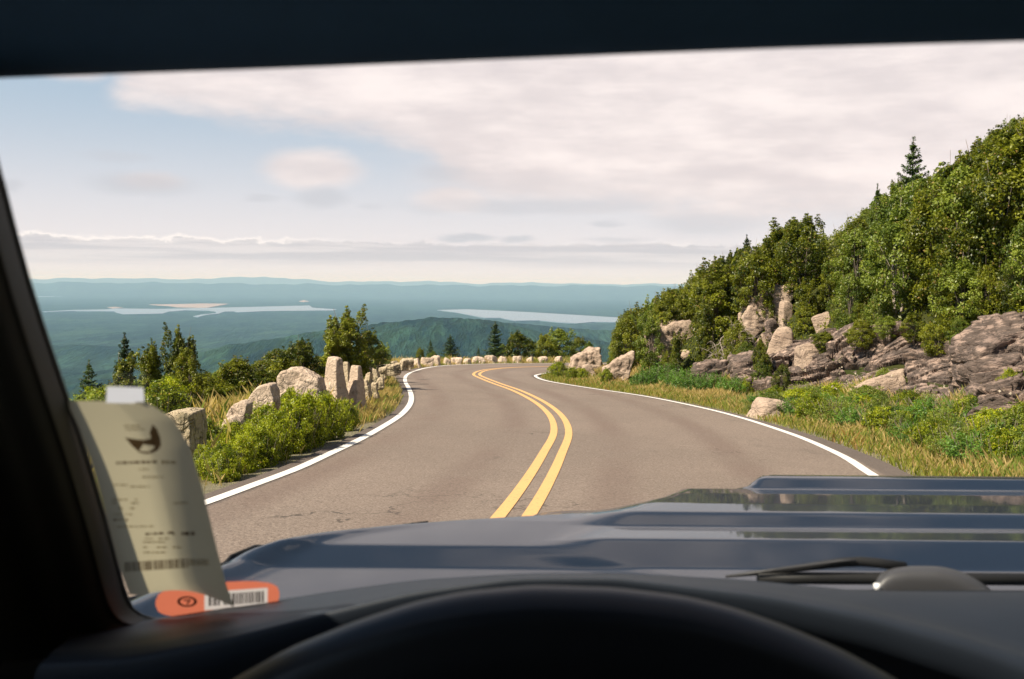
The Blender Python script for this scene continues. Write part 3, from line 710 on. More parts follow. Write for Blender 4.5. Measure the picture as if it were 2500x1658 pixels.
outcrop()
def bedrock():
    # the continuous ledge: a crust of broken bedding blocks lying on the bank
    xs = np.array([1770, 1800, 1850, 1885, 1930, 1975, 2030, 2090, 2150, 2210, 2260, 2310, 2360, 2420, 2500, 2600, 2720])
    tp = np.array([925, 893, 876, 850, 838, 832, 822, 796, 792, 806, 828, 836, 838, 818, 806, 800, 800])
    ft = np.array([945, 950, 968, 980, 985, 988, 990, 992, 994, 996, 1000, 1006, 1012, 1022, 1036, 1050, 1065])
    nu, nv = 560, 150; pxs = np.linspace(1770, 2720, 48); vs = np.linspace(0, 1, 14)
    H = np.array([[hit(px, float(np.interp(px, xs, ft) * (1 - v) + np.interp(px, xs, tp) * v)) for px in pxs] for v in vs])
    for _ in range(3):
        H[1:-1, 1:-1] = (H[:-2, 1:-1] + H[2:, 1:-1] + H[1:-1, :-2] + H[1:-1, 2:] + 2 * H[1:-1, 1:-1]) / 6
    U = np.linspace(0, 47, nu); V = np.linspace(0, 13, nv)
    def bil(A, u, v):
        i = np.minimum(u.astype(int), 46); j = np.minimum(v.astype(int), 12); fu = (u - i)[:, None]; fv = (v - j)[:, None]
        return (A[j, i] * (1 - fu) + A[j, i + 1] * fu) * (1 - fv) + (A[j + 1, i] * (1 - fu) + A[j + 1, i + 1] * fu) * fv
    uu, vv = np.meshgrid(U, V); uu = uu.ravel(); vv = vv.ravel(); P = bil(H, uu, vv)
    nrmv = Vector((-.30, -.72, .62)).normalized(); out = []
    for p, u, v in zip(P, uu / 47, vv / 13):
        q = Vector(p); edge = min(1, u / .03) * min(1, (1 - u) / .01) * min(1, v / .12) * min(1, (1 - v) / .10)
        wq = mn.noise_vector(q * .8) * .30
        a_ = q + wq; zz_ = a_.z + a_.y * .22
        b_ = Vector((a_.x * .6 + zz_ * .3, a_.y * .42, zz_ * 2.0))
        ds, ps = mn.voronoi(b_, distance_metric='DISTANCE', exponent=2); c0 = cell01(ps[0] * 3.7)
        d = .36 + (c0 - .5) * .55 - (.26 if c0 < .10 else 0) - max(0, .10 - (ds[1] - ds[0])) / .10 * .22
        lp = b_ - ps[0]; d += lp.z * (cell01(ps[0] * 9.1) - .35) * .22 + lp.x * (cell01(ps[0] * 5.9) - .5) * .2
        b2 = Vector((a_.x * 1.5 + 3, a_.y * 1.15, zz_ * 5.5)); ds, ps = mn.voronoi(b2, distance_metric='DISTANCE', exponent=2)
        rough = .5 + .5 * mn.noise(q * .45 + Vector((4, 4, 4)))
        d += ((cell01(ps[0] * 5.3) - .5) * .24 - max(0, .10 - (ds[1] - ds[0])) / .10 * .08) * (.35 + rough)
        b3 = Vector((a_.x * 4 + 3, a_.y * 3.2, zz_ * 14)); ds, ps = mn.voronoi(b3, distance_metric='DISTANCE', exponent=2)
        d += (cell01(ps[0] * 5.3) - .5) * .085 * (.2 + rough) + mn.fractal(q * 4, .8, 2.1, 4) * .02
        out.append(q + nrmv * (d * edge - .25 * (1 - edge)))
    F_ = [(j * nu + i, j * nu + i + 1, (j + 1) * nu + i + 1, (j + 1) * nu + i) for j in range(nv - 1) for i in range(nu - 1)]
    # close it behind: a skirt pushed into the bank
    n0 = len(out); rim = [i for i in range(nu)] + [j * nu + nu - 1 for j in range(1, nv)] + [(nv - 1) * nu + i for i in range(nu - 2, -1, -1)] + [j * nu for j in range(nv - 2, 0, -1)]
    out += [out[i] + Vector((.1, .6, -.7)) for i in rim]
    for k in range(len(rim)):
        k2 = (k + 1) % len(rim); F_.append((rim[k2], rim[k], n0 + k, n0 + k2))
    o = link_mesh('rock_ledge', out, F_, M_LEDGE)
    tag(o, 'long fractured pink-grey ledge running along the foot of the wooded slope', 'rock ledge')
bedrock()
OG = 'rocks of the outcrop above the verge'
for pts, lb, sd, dp in [([(1815, 800), (1818, 765), (1850, 728), (1900, 702), (1943, 690), (1952, 712), (1905, 775)], 'large leaning slab highest on the bank', 66, 1.0),
                    ([(1470, 935), (1476, 903), (1502, 883), (1532, 866), (1552, 858), (1548, 886), (1512, 935)], 'smooth curved pale boulder rising from the grass verge', 62, .8),
                    ([(1386, 900), (1400, 878), (1435, 858), (1466, 850), (1472, 900)], 'sloping pink granite outcrop at the left end of the bank', 60, 1.4),
                    ([(1586, 860), (1584, 808), (1612, 797), (1688, 784), (1704, 800), (1696, 860)], 'pale flat-topped slab lying in the bushes on the bank', 64, 1.5)]:
    lo = max(b for a, b in pts); cx = sum(a for a, b in pts) / len(pts); Y = min(max(hit(cx, lo)[1], 16), 42)
    ROCKBOX.append((min(a for a, b in pts), max(a for a, b in pts), min(b for a, b in pts), lo, Y))
    outline_rock(pts, Y, dp, M_LEDGEL, sd, lb, 'boulder' if 'boulder' in lb else 'rock_ledge', .04, 0, OG)
hb = hit(1905, 1022)
photo_block(1845, 1960, 984, 1030, hb[1], 0.8, M_LEDGEL, 90, R(10), R(5), 0.05, 0.02, 0.25, 0.2, 5, 0.3, 9, 'boulder', 'low rounded pale boulder sitting in the dry grass near the road', None)

# ------------------------------------------------------------------ vegetation prototypes
def broad_crown(seed, Rw=1.25, H=2.4, ncl=150, nleaf=60, leaf=0.032, low=0.05, spires=5, m=M_OAK, name='crown', cone=False):
    rng = np.random.default_rng(seed)
    lobes = [(rng.uniform(0, 6.28), rng.uniform(0.25, 0.95), rng.uniform(0.12, 0.35)) for _ in range(9)]
    cen = []
    for i in range(ncl):
        a = rng.uniform(0, 6.28); h = rng.beta(1.3, 1.1)
        r = (math.sin(math.pi * min(1, (h * 0.92 + 0.10))) ** 0.62 * 0.95) if not cone else (1.02 - h) ** 0.75 * 1.05
        for la, lh, lk in lobes:
            r *= 1 + lk * (math.exp(-((math.remainder(a - la, 6.283)) / 0.5) ** 2 - ((h - lh) / 0.2) ** 2)) - lk * 0.25
        rr = r * Rw * rng.uniform(0.45, 1) ** 0.5
        cen.append((rr * math.cos(a), rr * math.sin(a), low * H + h * H * 0.95, rng.uniform(0.08, 0.19) * Rw))
    for _ in range(spires):
        a = rng.uniform(0, 6.28); q = rng.uniform(0, 0.5) * Rw; x, y = q * math.cos(a), q * math.sin(a)
        top = H * rng.uniform(0.94, 1.08 if H < 2.5 else 1.13)
        for k in range(5): cen.append((x + rng.normal() * .04, y + rng.normal() * .04, top - k * 0.13, 0.06 + 0.04 * k))
    cen = np.array(cen); mid = np.array([0, 0, H * 0.4])
    Vs = []; Ts = []
    for c in cen:
        n = int(1.25 * nleaf * (c[3] / (0.17 * Rw)) ** 1.6) + 6
        d = nrm(rng.normal(size=(n, 3))) * rng.uniform(0.3, 1.0, (n, 1)) ** 0.5
        d[:, 2] *= 0.7
        P = c[:3] + d * c[3]; P[:, 2] = np.maximum(P[:, 2], 0.02)
        out = nrm(P - mid) * 0.5 + nrm(d) * 0.5 + np.array([0, 0, 0.55])
        Vs.append(leaves(P, out, leaf, rng))
        b = np.clip(rng.normal(0.45, 0.28) + rng.normal(0, 0.14, (n, 1)), 0, 1)  # tint contrast per cluster paints lit and dark clumps into the leaves
        Ts.append(np.hstack([b, rng.random((n, 2))]))
    return quads_mesh(name, np.vstack(Vs), np.vstack(Ts), m), cen
def limbs(seed, cen, H, r0=0.05, nb=16, m=M_BARK, name='trunk', stems=3):
    rng = np.random.default_rng(seed); mb = MB()
    for s in range(stems):
        a = rng.uniform(0, 6.28); sp = rng.uniform(0.02, 0.12) * H
        tp = np.array([sp * math.cos(a), sp * math.sin(a), H * rng.uniform(.75, .95)])
        pth = [np.array([sp * .2 * math.cos(a), sp * .2 * math.sin(a), -0.15]) * (1 - k) + tp * k + rng.normal(size=3) * .03 * (0 < k < 1) for k in np.linspace(0, 1, 6)]
        mb.add(*tube(pth, np.linspace(r0, r0 * .2, 6), 5))
        for _ in range(nb // stems):
            c = cen[rng.integers(len(cen))][:3]; k = rng.uniform(0.15, .7)
            b0 = pth[0] * (1 - k) + tp * k
            mid = (b0 + c) / 2 + rng.normal(size=3) * .05
            mb.add(*tube([b0, mid, c * (1.04 if rng.random() < .7 else 1.16)], [r0 * .4, r0 * .25, r0 * .1], 4))
    return mb.mesh(name, m)
def spruce_meshes(seed, H=3.0, Rw=0.85, n_wh=22, dens=1.0, ragged=0.25):
    rng = np.random.default_rng(seed); mb = MB(); Vs = []; Ts = []
    mb.add(*tube([(0, 0, -.15), (0.01, 0, H * .5), (0, 0.01, H)], [0.045 * H / 3, 0.028 * H / 3, 0.006], 6))
    for w in range(n_wh):
        f = (w + rng.uniform(-.3, .3)) / n_wh; z0 = H * (0.05 + 0.93 * f)
        Lb = Rw * (1 - f) ** 0.85 + 0.05
        nb = int(7 - 2 * f)
        a0 = rng.uniform(0, 6.28)
        for k in range(nb):
            a = a0 + k * 6.283 / nb + rng.normal() * .2; l = Lb * rng.uniform(1 - ragged * 1.6, 1 + ragged * .5)
            if rng.random() < 0.07: continue
            dirn = np.array([math.cos(a), math.sin(a), 0])
            up = rng.uniform(0.0, 0.25) + 0.5 * f
            t = np.linspace(0, 1, 5); pth = [np.array([0, 0, z0]) + dirn * l * q + np.array([0, 0, (up * q - 0.33 * (1 - f) * q * (1 - q * 0.9) * 1.6) * l]) for q in t]
            mb.add(*tube(pth, np.linspace(0.011, 0.003, 5) * H / 3, 3))
            n = int(150 * l / 0.85 * dens * H / 3) + 14
            q = rng.uniform(0.10, 1.02, n); P = np.array([[np.interp(x, t, [p[i] for p in pth]) for i in range(3)] for x in q])
            side = np.cross(dirn, [0, 0, 1]); wd = (0.30 * l * (1 - q) ** 0.7 + 0.035)[:, None]
            P = P + side * rng.uniform(-1, 1, (n, 1)) * wd + np.array([0, 0, 1]) * rng.normal(size=(n, 1)) * 0.02 - np.array([0, 0, 1]) * rng.random((n, 1)) * 0.05
            Vs.append(leaves(P, np.array([0, 0, 1.0]) + dirn * .3, 0.042 * (H / 3) ** .5, rng, 0.34, 0.55))
            b = np.clip(rng.normal(0.4 + 0.25 * (q[:, None] > .8), 0.2, (n, 1)), 0, 1); Ts.append(np.hstack([b, rng.random((n, 2))]))
    n = 120; P = np.c_[rng.normal(size=(n, 2)) * .02, rng.uniform(H * .86, H * 1.03, n)]
    Vs.append(leaves(P, nrm(np.c_[P[:, :2], np.full(n, .02)]), 0.035, rng, 0.3)); Ts.append(rng.random((n, 3)))
    return quads_mesh('crown', np.vstack(Vs), np.vstack(Ts), M_SPR), mb.mesh('trunk', M_BARK)
def place(root_name, parts, loc, rz, sc_, label, cat, group=None):
    e = empty(root_name, loc, rz); e.scale = sc_ if hasattr(sc_, '__len__') else (sc_,) * 3
    tag(e, label, cat, group)
    for nm, me in parts:
        o = bpy.data.objects.new(nm, me); C.objects.link(o); o.parent = e
    return e
def low_crown(seed, Rw=0.7, H=0.75, n=5200, leaf=0.026, m=M_LOW, name='foliage'):
    rng = np.random.default_rng(seed); Vs = []; Ts = []
    ns = 95
    for i in range(ns):
        a = rng.uniform(0, 6.28); q = rng.uniform(0, 1) ** 0.5; x, y = q * Rw * math.cos(a), q * Rw * math.sin(a)
        h = H * (1 - 0.55 * q * q) * rng.uniform(0.7, 1.12); lean = np.array([x, y, 0]) * 0.28
        k = int(n / ns); t = rng.uniform(0.1, 1, k) ** 0.7
        P = np.array([x * .8, y * .8, 0]) + lean * t[:, None] ** 2 + np.c_[np.zeros(k), np.zeros(k), t * h]
        P += rng.normal(size=(k, 3)) * np.array([.045, .045, .02]) * (1.25 - t[:, None] * .5) * (Rw / 0.7) ** .5
        out = np.array([0, 0, 1.0]) + nrm(rng.normal(size=(k, 3))) * 0.6 + np.array([x, y, 0]) * .6
        Vs.append(leaves(P, out, leaf, rng, 0.5, 0.5))
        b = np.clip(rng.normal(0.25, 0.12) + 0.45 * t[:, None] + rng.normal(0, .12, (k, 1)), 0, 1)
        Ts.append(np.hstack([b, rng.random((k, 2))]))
    return quads_mesh(name, np.vstack(Vs), np.vstack(Ts), m)
def stems_mesh(seed, Rw, H, n=22):
    rng = np.random.default_rng(seed); mb = MB()
    for _ in range(n):
        a = rng.uniform(0, 6.28); q = rng.uniform(0, .9); x, y = q * Rw * math.cos(a), q * Rw * math.sin(a)
        mb.add(*tube([(x * .5, y * .5, -.05), (x * .8, y * .8, H * .45), (x * 1.05, y * 1.05, H * .85)], [.008, .006, .003], 4))
    return mb.mesh('stem', M_BARK)
OAK = []
for i in range(6):
    me, cen = broad_crown(100 + i, 1.25 + .1 * (i % 3), 2.3 + 0.15 * (i % 2), 150, 95, 0.036, m=(M_OAK, M_OAKL, M_OAK, M_OAK, M_OAKL, M_OAK)[i])
    OAK.append([('crown', me), ('trunk', limbs(200 + i, cen, 2.2, 0.04, 18, M_DEAD if i == 4 else M_BARK))])
DENSE = []
for i in range(3):
    me, cen = broad_crown(130 + i, 1.15, 2.6, 170, 100, 0.036, low=0.0, spires=8, cone=True, m=M_OAK)
    DENSE.append([('crown', me), ('trunk', limbs(230 + i, cen, 2.4, 0.045, 12))])
SPR = [[('crown', a), ('trunk', b)] for a, b in (spruce_meshes(300, 3.0, .85), spruce_meshes(301, 3.0, .72, 24, 1.0, .4), spruce_meshes(302, 3.0, 1.05, 18, 1.2, .45))]
def bush(seed, m, Rw=.72, H=.74): return broad_crown(seed, Rw, H, 120, 70, .019, low=0.02, spires=9, m=m, name='foliage')[0]
LOWB = [[('foliage', bush(400 + i, M_LOW)), ('stem', stems_mesh(410 + i, .7, .75))] for i in range(3)]
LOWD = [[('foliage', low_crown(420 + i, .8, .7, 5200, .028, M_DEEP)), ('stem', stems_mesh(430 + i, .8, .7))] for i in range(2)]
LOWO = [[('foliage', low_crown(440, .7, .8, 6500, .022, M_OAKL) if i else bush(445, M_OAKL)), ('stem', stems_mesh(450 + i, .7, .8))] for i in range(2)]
rnd = random.Random(11)

def tree_at(kind, px, ptop, Y, wpx, label, cat='tree', name='tree', group=None, var=0, Hm=None):
    """a tree whose top is seen at (px,ptop), Y metres ahead, about wpx wide"""
    T = at(px, ptop, Y); gz = g1(T[0], Y) - (max(0, Y - 72) * 0.35)
    h = max(T[2] - gz, 0.4)
    parts, H, Wd = {'oak': (OAK[var % 6], 2.4, 2.6), 'dense': (DENSE[var % 3], 2.7, 2.2), 'spruce': (SPR[var % 3], 3.06, (1.7, 1.45, 2.0)[var % 3]),
                    'low': (LOWB[var % 3], .78, 1.5), 'lowd': (LOWD[var % 2], .72, 1.65), 'lowo': (LOWO[var % 2], .82, 1.5)}[kind]
    w = wpx / F * Y / Wd
    return place(name, parts, (T[0], Y, gz - 0.05), rnd.uniform(0, 6.28), (w, w, (h + .05) / H), label, cat, group)

# --- trees that stand out, each its own label
d2 = 1.0575
def dpx(x, y): return x * d2, y * d2
NAMED = [  # kind dispx disptop Y dispwidth var label
    ('spruce', 205, 832, 20, 120, 0, 'small dark spruce at the far left above the receipt'),
    ('spruce', 287, 768, 22, 100, 1, 'thin ragged conifer left of the two bushy ones'),
    ('dense', 284, 825, 21.5, 120, 1, 'dense conifer skirt beneath the thin ragged conifer'),
    ('spruce', 350, 782, 20, 120, 2, 'bushy pointed tree in the middle of the left clump'),
    ('dense', 352, 800, 19.5, 130, 2, 'leafy lower half of the middle tree in the left clump'),
    ('dense', 412, 766, 20, 130, 1, 'wind-blown bushy tree, right one of the left clump'),
    ('oak', 432, 812, 19.4, 120, 3, 'leafy shrub leaning on the wind-blown tree'),
    ('oak', 545, 826, 22, 160, 0, 'rounded olive shrub between the left clump and the stones'),
    ('oak', 640, 806, 24, 160, 2, 'dark rounded shrub behind the widest guard stone, left part'),
    ('spruce', 697, 780, 25, 110, 1, 'small pointed tree rising from the shrubs behind the widest stone'),
    ('oak', 695, 795, 24.5, 150, 5, 'dark shrub around the small pointed tree'),
    ('spruce', 778, 735, 28, 90, 1, 'left spire of the tall tree clump behind the pillars'),
    ('dense', 806, 722, 28, 165, 1, 'tallest bushy tree behind the granite pillars'),
    ('dense', 770, 758, 27.5, 130, 2, 'dense foliage at the left of the tall tree clump'),
    ('oak', 850, 770, 29, 120, 3, 'leafy tree at the right of the tall clump, above the rubble wall'),
    ('spruce', 843, 757, 31, 80, 2, 'flat-topped conifer branch spray behind the tall clump'),
    ('oak', 880, 800, 33, 90, 1, 'small shrub behind the low wall right of the tall clump'),
    ('oak', 970, 803, 50, 34, 0, 'little shrub behind the stones left of the small spruce'),
    ('oak', 1000, 810, 55, 36, 4, 'pale little shrub next to the small spruce on the bend'),
    ('spruce', 994, 784, 60, 34, 0, 'tiny spruce left of the young dark spruce on the bend'),
    ('spruce', 1040, 773, 60, 78, 0, 'young dark spruce behind the tip of the bend'),
    ('spruce', 1105, 800, 66, 20, 1, 'smallest spruce standing alone beyond the far stones'),
    ('spruce', 1143, 742, 63, 70, 1, 'tall narrow spruce beyond the far stones'),
    ('oak', 1160, 795, 65, 62, 4, 'leafy shrub at the foot of the tall narrow spruce'),
    ('oak', 1192, 766, 63, 95, 0, 'rounded leafy tree right of the tall narrow spruce'),
    ('oak', 1228, 790, 67, 56, 3, 'low shrub between the two rounded trees beyond the road'),
    ('oak', 1262, 772, 64, 80, 2, 'left part of the broad rounded tree beyond the far road'),
    ('oak', 1292, 764, 64, 110, 1, 'broad rounded tree beyond the far road'),
    ('oak', 1335, 782, 67, 58, 5, 'shrub at the right of the broad rounded tree'),
    ('oak', 1360, 788, 66, 40, 4, 'last shrub beyond the road, next to the bank'),
    ('spruce', 2109, 318, 29, 165, 0, 'lone spruce standing on the skyline of the right slope'),
    ('spruce', 2026, 425, 30, 70, 1, 'small spiky conifer on the slope left of the lone spruce'),
    ('spruce', 1724, 542, 37, 64, 1, 'small spruce tip on the lower slope skyline'),
    ('dense', 1800, 520, 35, 190, 1, 'rounded bushy tree on the skyline above the lower slope'),
    ('dense', 1862, 500, 33.5, 150, 2, 'taller bushy tree on the skyline with bare twigs at its right'),
]
for k, dx, dy_, Y, dw, v, lb in NAMED:
    px, py = dpx(dx, dy_)
    nm = {'spruce': 'spruce_tree', 'oak': 'leafy_shrub', 'dense': 'bushy_tree'}[k]
    ct = 'tree' if k != 'oak' else 'shrub'
    tree_at(k, px, py, Y, dw * d2, lb, ct, nm, None, v)

# --- thicket on the right-hand slope: rows of shrubs and small oaks whose tops follow the skyline
SKY = [(1290, 850), (1340, 842), (1390, 795), (1440, 712), (1500, 700), (1560, 668), (1610, 640), (1650, 605), (1700, 572), (1760, 565), (1800, 520), (1860, 505), (1890, 560), (1930, 552), (1990, 505), (2030, 442), (2080, 418), (2150, 408), (2190, 388), (2240, 350), (2290, 300), (2340, 270), (2400, 235), (2600, 150)]
def v_of(p):
    q = CRn.T @ np.array(p); return 829 - F * q[1] / -q[2]
LMR = [(1480, 'near the left end of the rocky bank'), (1610, 'above the pale flat-topped slab'), (1730, 'around the bare dead branches'), (1850, 'above the leaning slab'), (1930, 'above the upright pale block'),
       (2020, 'above the small sunlit rock'), (2110, 'directly below the lone skyline spruce'), (2200, 'above the broad tilted slab'), (2290, 'left of the topmost block of the outcrop'), (9999, 'at the right edge, above the topmost block')]
LML = [(250, 'around the small dark spruce at the far left'), (340, 'beside the thin ragged conifer'), (460, 'around the wind-blown bushy tree'), (560, 'behind the two lowest stones of the left row'), (640, 'behind the sloping granite boulder'),
       (740, 'behind the widest guard stone'), (830, 'behind the granite pillars'), (900, 'behind the rubble wall'), (9999, 'behind the low stones close to the bend')]
def near(v, tab): return next(t for k, t in tab if v < k)
def thicket():
    n = 0
    rg = random.Random(5)
    cells = []
    for y in np.arange(13, 50, 1.15):
        for x in np.arange(2, 26, 1.15):
            cells.append((x + rg.uniform(-.5, .5), y + rg.uniform(-.5, .5)))
    X = np.array([c[0] for c in cells]); Y = np.array([c[1] for c in cells])
    s, left = road_s(X, Y); Z = G(X, Y)
    Ri = CRn.T
    for x, y, si, lf, z in zip(X, Y, s, left, Z):
        if lf or si < 2.7 or si > 15: continue
        q = Ri @ np.array([x, y, z + 1.0]); u = 1250 + F * q[0] / -q[2]; v = 829 - F * q[1] / -q[2]
        if u > 2620 or u < 1330: continue
        du, dv = u / d2, v / d2
        # keep the bare rocks free: the base line of the green mass over the outcrop
        base = np.interp(du, [1330, 1400, 1480, 1600, 1700, 1740, 1830, 1900, 2060, 2130, 2200, 2364], [860, 860, 860, 860, 860, 850, 850, 835, 815, 835, 815, 790])
        qb = Ri @ np.array([x, y, z]); vb = (829 - F * qb[1] / -qb[2]) / d2
        if vb > base + 12: continue
        top = np.interp(du, [a for a, b in SKY], [b for a, b in SKY]) + rg.uniform(-10, 30)
        T = at(u, top * d2, y)
        hmax = T[2] - z
        if hmax < 0.7: continue
        h = min(hmax, rg.uniform(1.5, 2.5))
        if hmax < 3.4: h = min(hmax, 2.9)
        pw = 1.15 * F / y
        vt = v_of((x, y, z + h)); blocked = False
        for a, b, c, d, ry in ROCKBOX:
            if y > ry + .4: continue
            ox = max(0, min(b, u + pw) - max(a, u - pw)) / (b - a); oy = max(0, min(d, vb * d2) - max(c, vt)) / (d - c)
            if ox * oy > 0.22: blocked = True
        if blocked:
            h = min(h, .8)
            if any(max(0, min(d, vb * d2) - max(c, v_of((x, y, z + h)))) * max(0, min(b, u + pw * .6) - max(a, u - pw * .6)) / ((d - c) * (b - a)) > .22 for a, b, c, d, ry in ROCKBOX if y < ry + .4): continue
        kind = rg.random(); var = rg.randrange(6)
        if kind < 0.62: parts, Hh = OAK[var], 2.4
        else: parts, Hh = DENSE[var % 3], 2.7
        w = h / 2.4 * rg.uniform(0.72, 1.0)
        place('thicket_shrub', parts, (x, y, z - 0.1), rg.uniform(0, 6.28), (w, w, h / Hh), ('olive oak-leaved' if kind < .62 else 'dense dark green') + ' shrub ' + ('low on the bank ' if si < 5 else 'halfway up the slope ' if si < 9 else 'high on the slope ') + near(du, LMR), 'shrub', 'thicket shrubs ' + near(du, LMR)); n += 1
    print('thicket', n)
thicket()
# shrubs growing among the rocks (display px of top, foot, width)
for i, (k, dx, dt, db, dw, v, lb) in enumerate([
    ('oak', 1430, 760, 850, 70, 4, 'pale green shrub above the left end of the bank'), ('oak', 1500, 740, 850, 90, 1, 'pale leafy shrub between the outcrop and the flat slab'),
    ('oak', 1455, 715, 790, 90, 0, 'shrub on the left shoulder of the slope skyline'), ('oak', 1555, 672, 760, 110, 3, 'wide shrub on the slope skyline above the flat slab'),
    ('dense', 1625, 700, 870, 70, 1, 'dark tree right of the pale flat slab'), ('dense', 1560, 775, 880, 66, 0, 'dark green shrub in front of the pale flat slab'),
    ('oak', 1700, 740, 850, 88, 2, 'shrub behind the tangle of bare branches'), ('oak', 1765, 690, 760, 62, 5, 'dark shrub in front of the leaning slab'),
    ('dense', 1860, 650, 770, 84, 1, 'dense dark shrub right of the upright pale block'), ('oak', 1755, 780, 900, 52, 0, 'shrub at the left of the leaning yellowish slab'),
    ('oak', 1760, 820, 905, 60, 4, 'leafy plant at the foot of the layered ledge'),
    ('oak', 1960, 640, 770, 110, 1, 'light green shrub hanging over the shaded back wall'), ('oak', 2030, 660, 780, 95, 4, 'light green shrub right of the hanging one'),
    ('dense', 2180, 640, 812, 130, 2, 'big dark rounded shrub resting on the broad tilted slab'), ('oak', 2270, 620, 770, 110, 3, 'dark shrub left of the topmost block'),
    ('oak', 2340, 600, 735, 110, 5, 'dark shrub above the topmost block at the right edge')]):
    px, pt, pb = dx * d2, dt * d2, db * d2
    hp = hit(px, pb); Y = hp[1]; T = at(px, pt, Y)
    parts, Hh, Wd = (OAK[v], 2.4, 2.6) if k == 'oak' else (DENSE[v % 3], 2.7, 2.2)
    w = dw * d2 / F * Y / Wd
    place('leafy_shrub', parts, (hp[0], Y, hp[2] - 0.15), rnd.uniform(0, 6), (w, w, (T[2] - hp[2] + .15) / Hh), lb, 'shrub')

# dead tangle of bare branches on the bank
def dead_tangle():
    hp = hit(1672 * d2, 855 * d2); Y = hp[1] - 0.8; base = np.array([hp[0], Y, g1(hp[0], Y)])
    rg = np.random.default_rng(9); mb = MB()
    def br(p, d, l, r, dep):
        pts = [p]; q = p.copy(); dd = d.copy()
        for _ in range(4):
            dd = nrm(dd + rg.normal(size=3) * .28); q = q + dd * l / 4; pts.append(q.copy())
        mb.add(*tube(pts, np.linspace(r, r * .45, 5), 4))
        if dep:
            for _ in range(4 if dep > 1 else 5):
                k = rg.integers(1, 5); br(pts[k], nrm(dd + rg.normal(size=3) * .8), l * rg.uniform(.45, .75), r * .5, dep - 1)
    top = at(1668 * d2, 715 * d2, Y)[2] - base[2]
    for _ in range(7):
        d = nrm(np.array([rg.normal() * .45 - .1, rg.normal() * .3 - .1, 1])); br(np.zeros(3), d, top * rg.uniform(.4, .62), .03, 3)
    o = mb.obj('dead_branches', M_DEAD); o.location = base
    tag(o, 'tangle of bare grey dead branches among the green shrubs on the bank', 'dead bush')
    mb2 = MB(); mb = mb2
    hp = hit(1800 * d2, 655 * d2); Y2 = hp[1] - 1.0; T = at(1795 * d2, 590 * d2, Y2)
    gz = g1(T[0], Y2); root = empty('rusty_shrub', (T[0], Y2, gz)); tag(root, 'dying shrub with rust-red leaves on the slope', 'shrub')
    h = T[2] - gz
    for _ in range(6):
        br(np.zeros(3), nrm(np.array([rg.normal() * .3, rg.normal() * .3, 1])), max(h * .6, .5), .02, 2)
    mb2.obj('branch', M_DEAD, root)
    pts = np.array(mb2.v)[rg.integers(0, len(mb2.v), 500)]
    o = bpy.data.objects.new('leaves', quads_mesh('leaves', leaves(pts, np.array([0, -.5, .6]), .04, rg), rg.random((500, 3)), M_RUST)); C.objects.link(o); o.parent = root
dead_tangle()

# --- green cover beyond the stones at the left, falling away down the mountain
def left_cover():
    rg = random.Random(8); n = 0
    X = []; Y = []
    for y in np.arange(9, 60, 1.5):
        for x in np.arange(-26, 0, 1.5):
            X.append(x + rg.uniform(-.6, .6)); Y.append(y + rg.uniform(-.6, .6))
    X = np.array(X); Y = np.array(Y); s, left = road_s(X, Y); Z = G(X, Y) - np.maximum(0, -X - 30) * .25
    Ri = CRn.T
    top_line = ([60, 160, 240, 340, 440, 500, 560, 640, 720, 860, 900, 960, 1300], [930, 925, 885, 860, 855, 850, 845, 838, 820, 815, 835, 832, 832])
    for x, y, si, lf, z in zip(X, Y, s, left, Z):
        if not lf or si < 2.9 or si > 11: continue
        q = Ri @ np.array([x, y, z + .5]); u = (1250 + F * q[0] / -q[2]) / d2
        if u < 40 or u > 1010: continue
        top = np.interp(u, *top_line) + rg.uniform(0, 14)
        T = at(u * d2, top * d2, y); hm = T[2] - z
        if hm < 0.35: continue
        h = min(hm, rg.uniform(1.0, 2.2)); var = rg.randrange(6)
        if y < 19 and rg.random() < .8: parts, Hh, kk = LOWO[var % 2] if rg.random() < .5 else LOWB[var % 3], .8, 1.3
        else: parts, Hh, kk = OAK[var], 2.4, .55
        if y < 19: h = min(h, 1.15)
        if u > 860: h = min(h, 1.2); kk *= .7
        w = kk * rg.uniform(.8, 1.15)
        place('slope_shrub', parts, (x, y, z - 0.08), rg.uniform(0, 6.28), (w, w, h / Hh), ('light green shrub ' if parts in LOWO or parts in LOWB else 'olive shrub ') + near(u, LML) + ('' if si < 7 else ', farther down the slope'), 'shrub', 'slope shrubs ' + near(u, LML)); n += 1
    print('left cover', n)
left_cover()
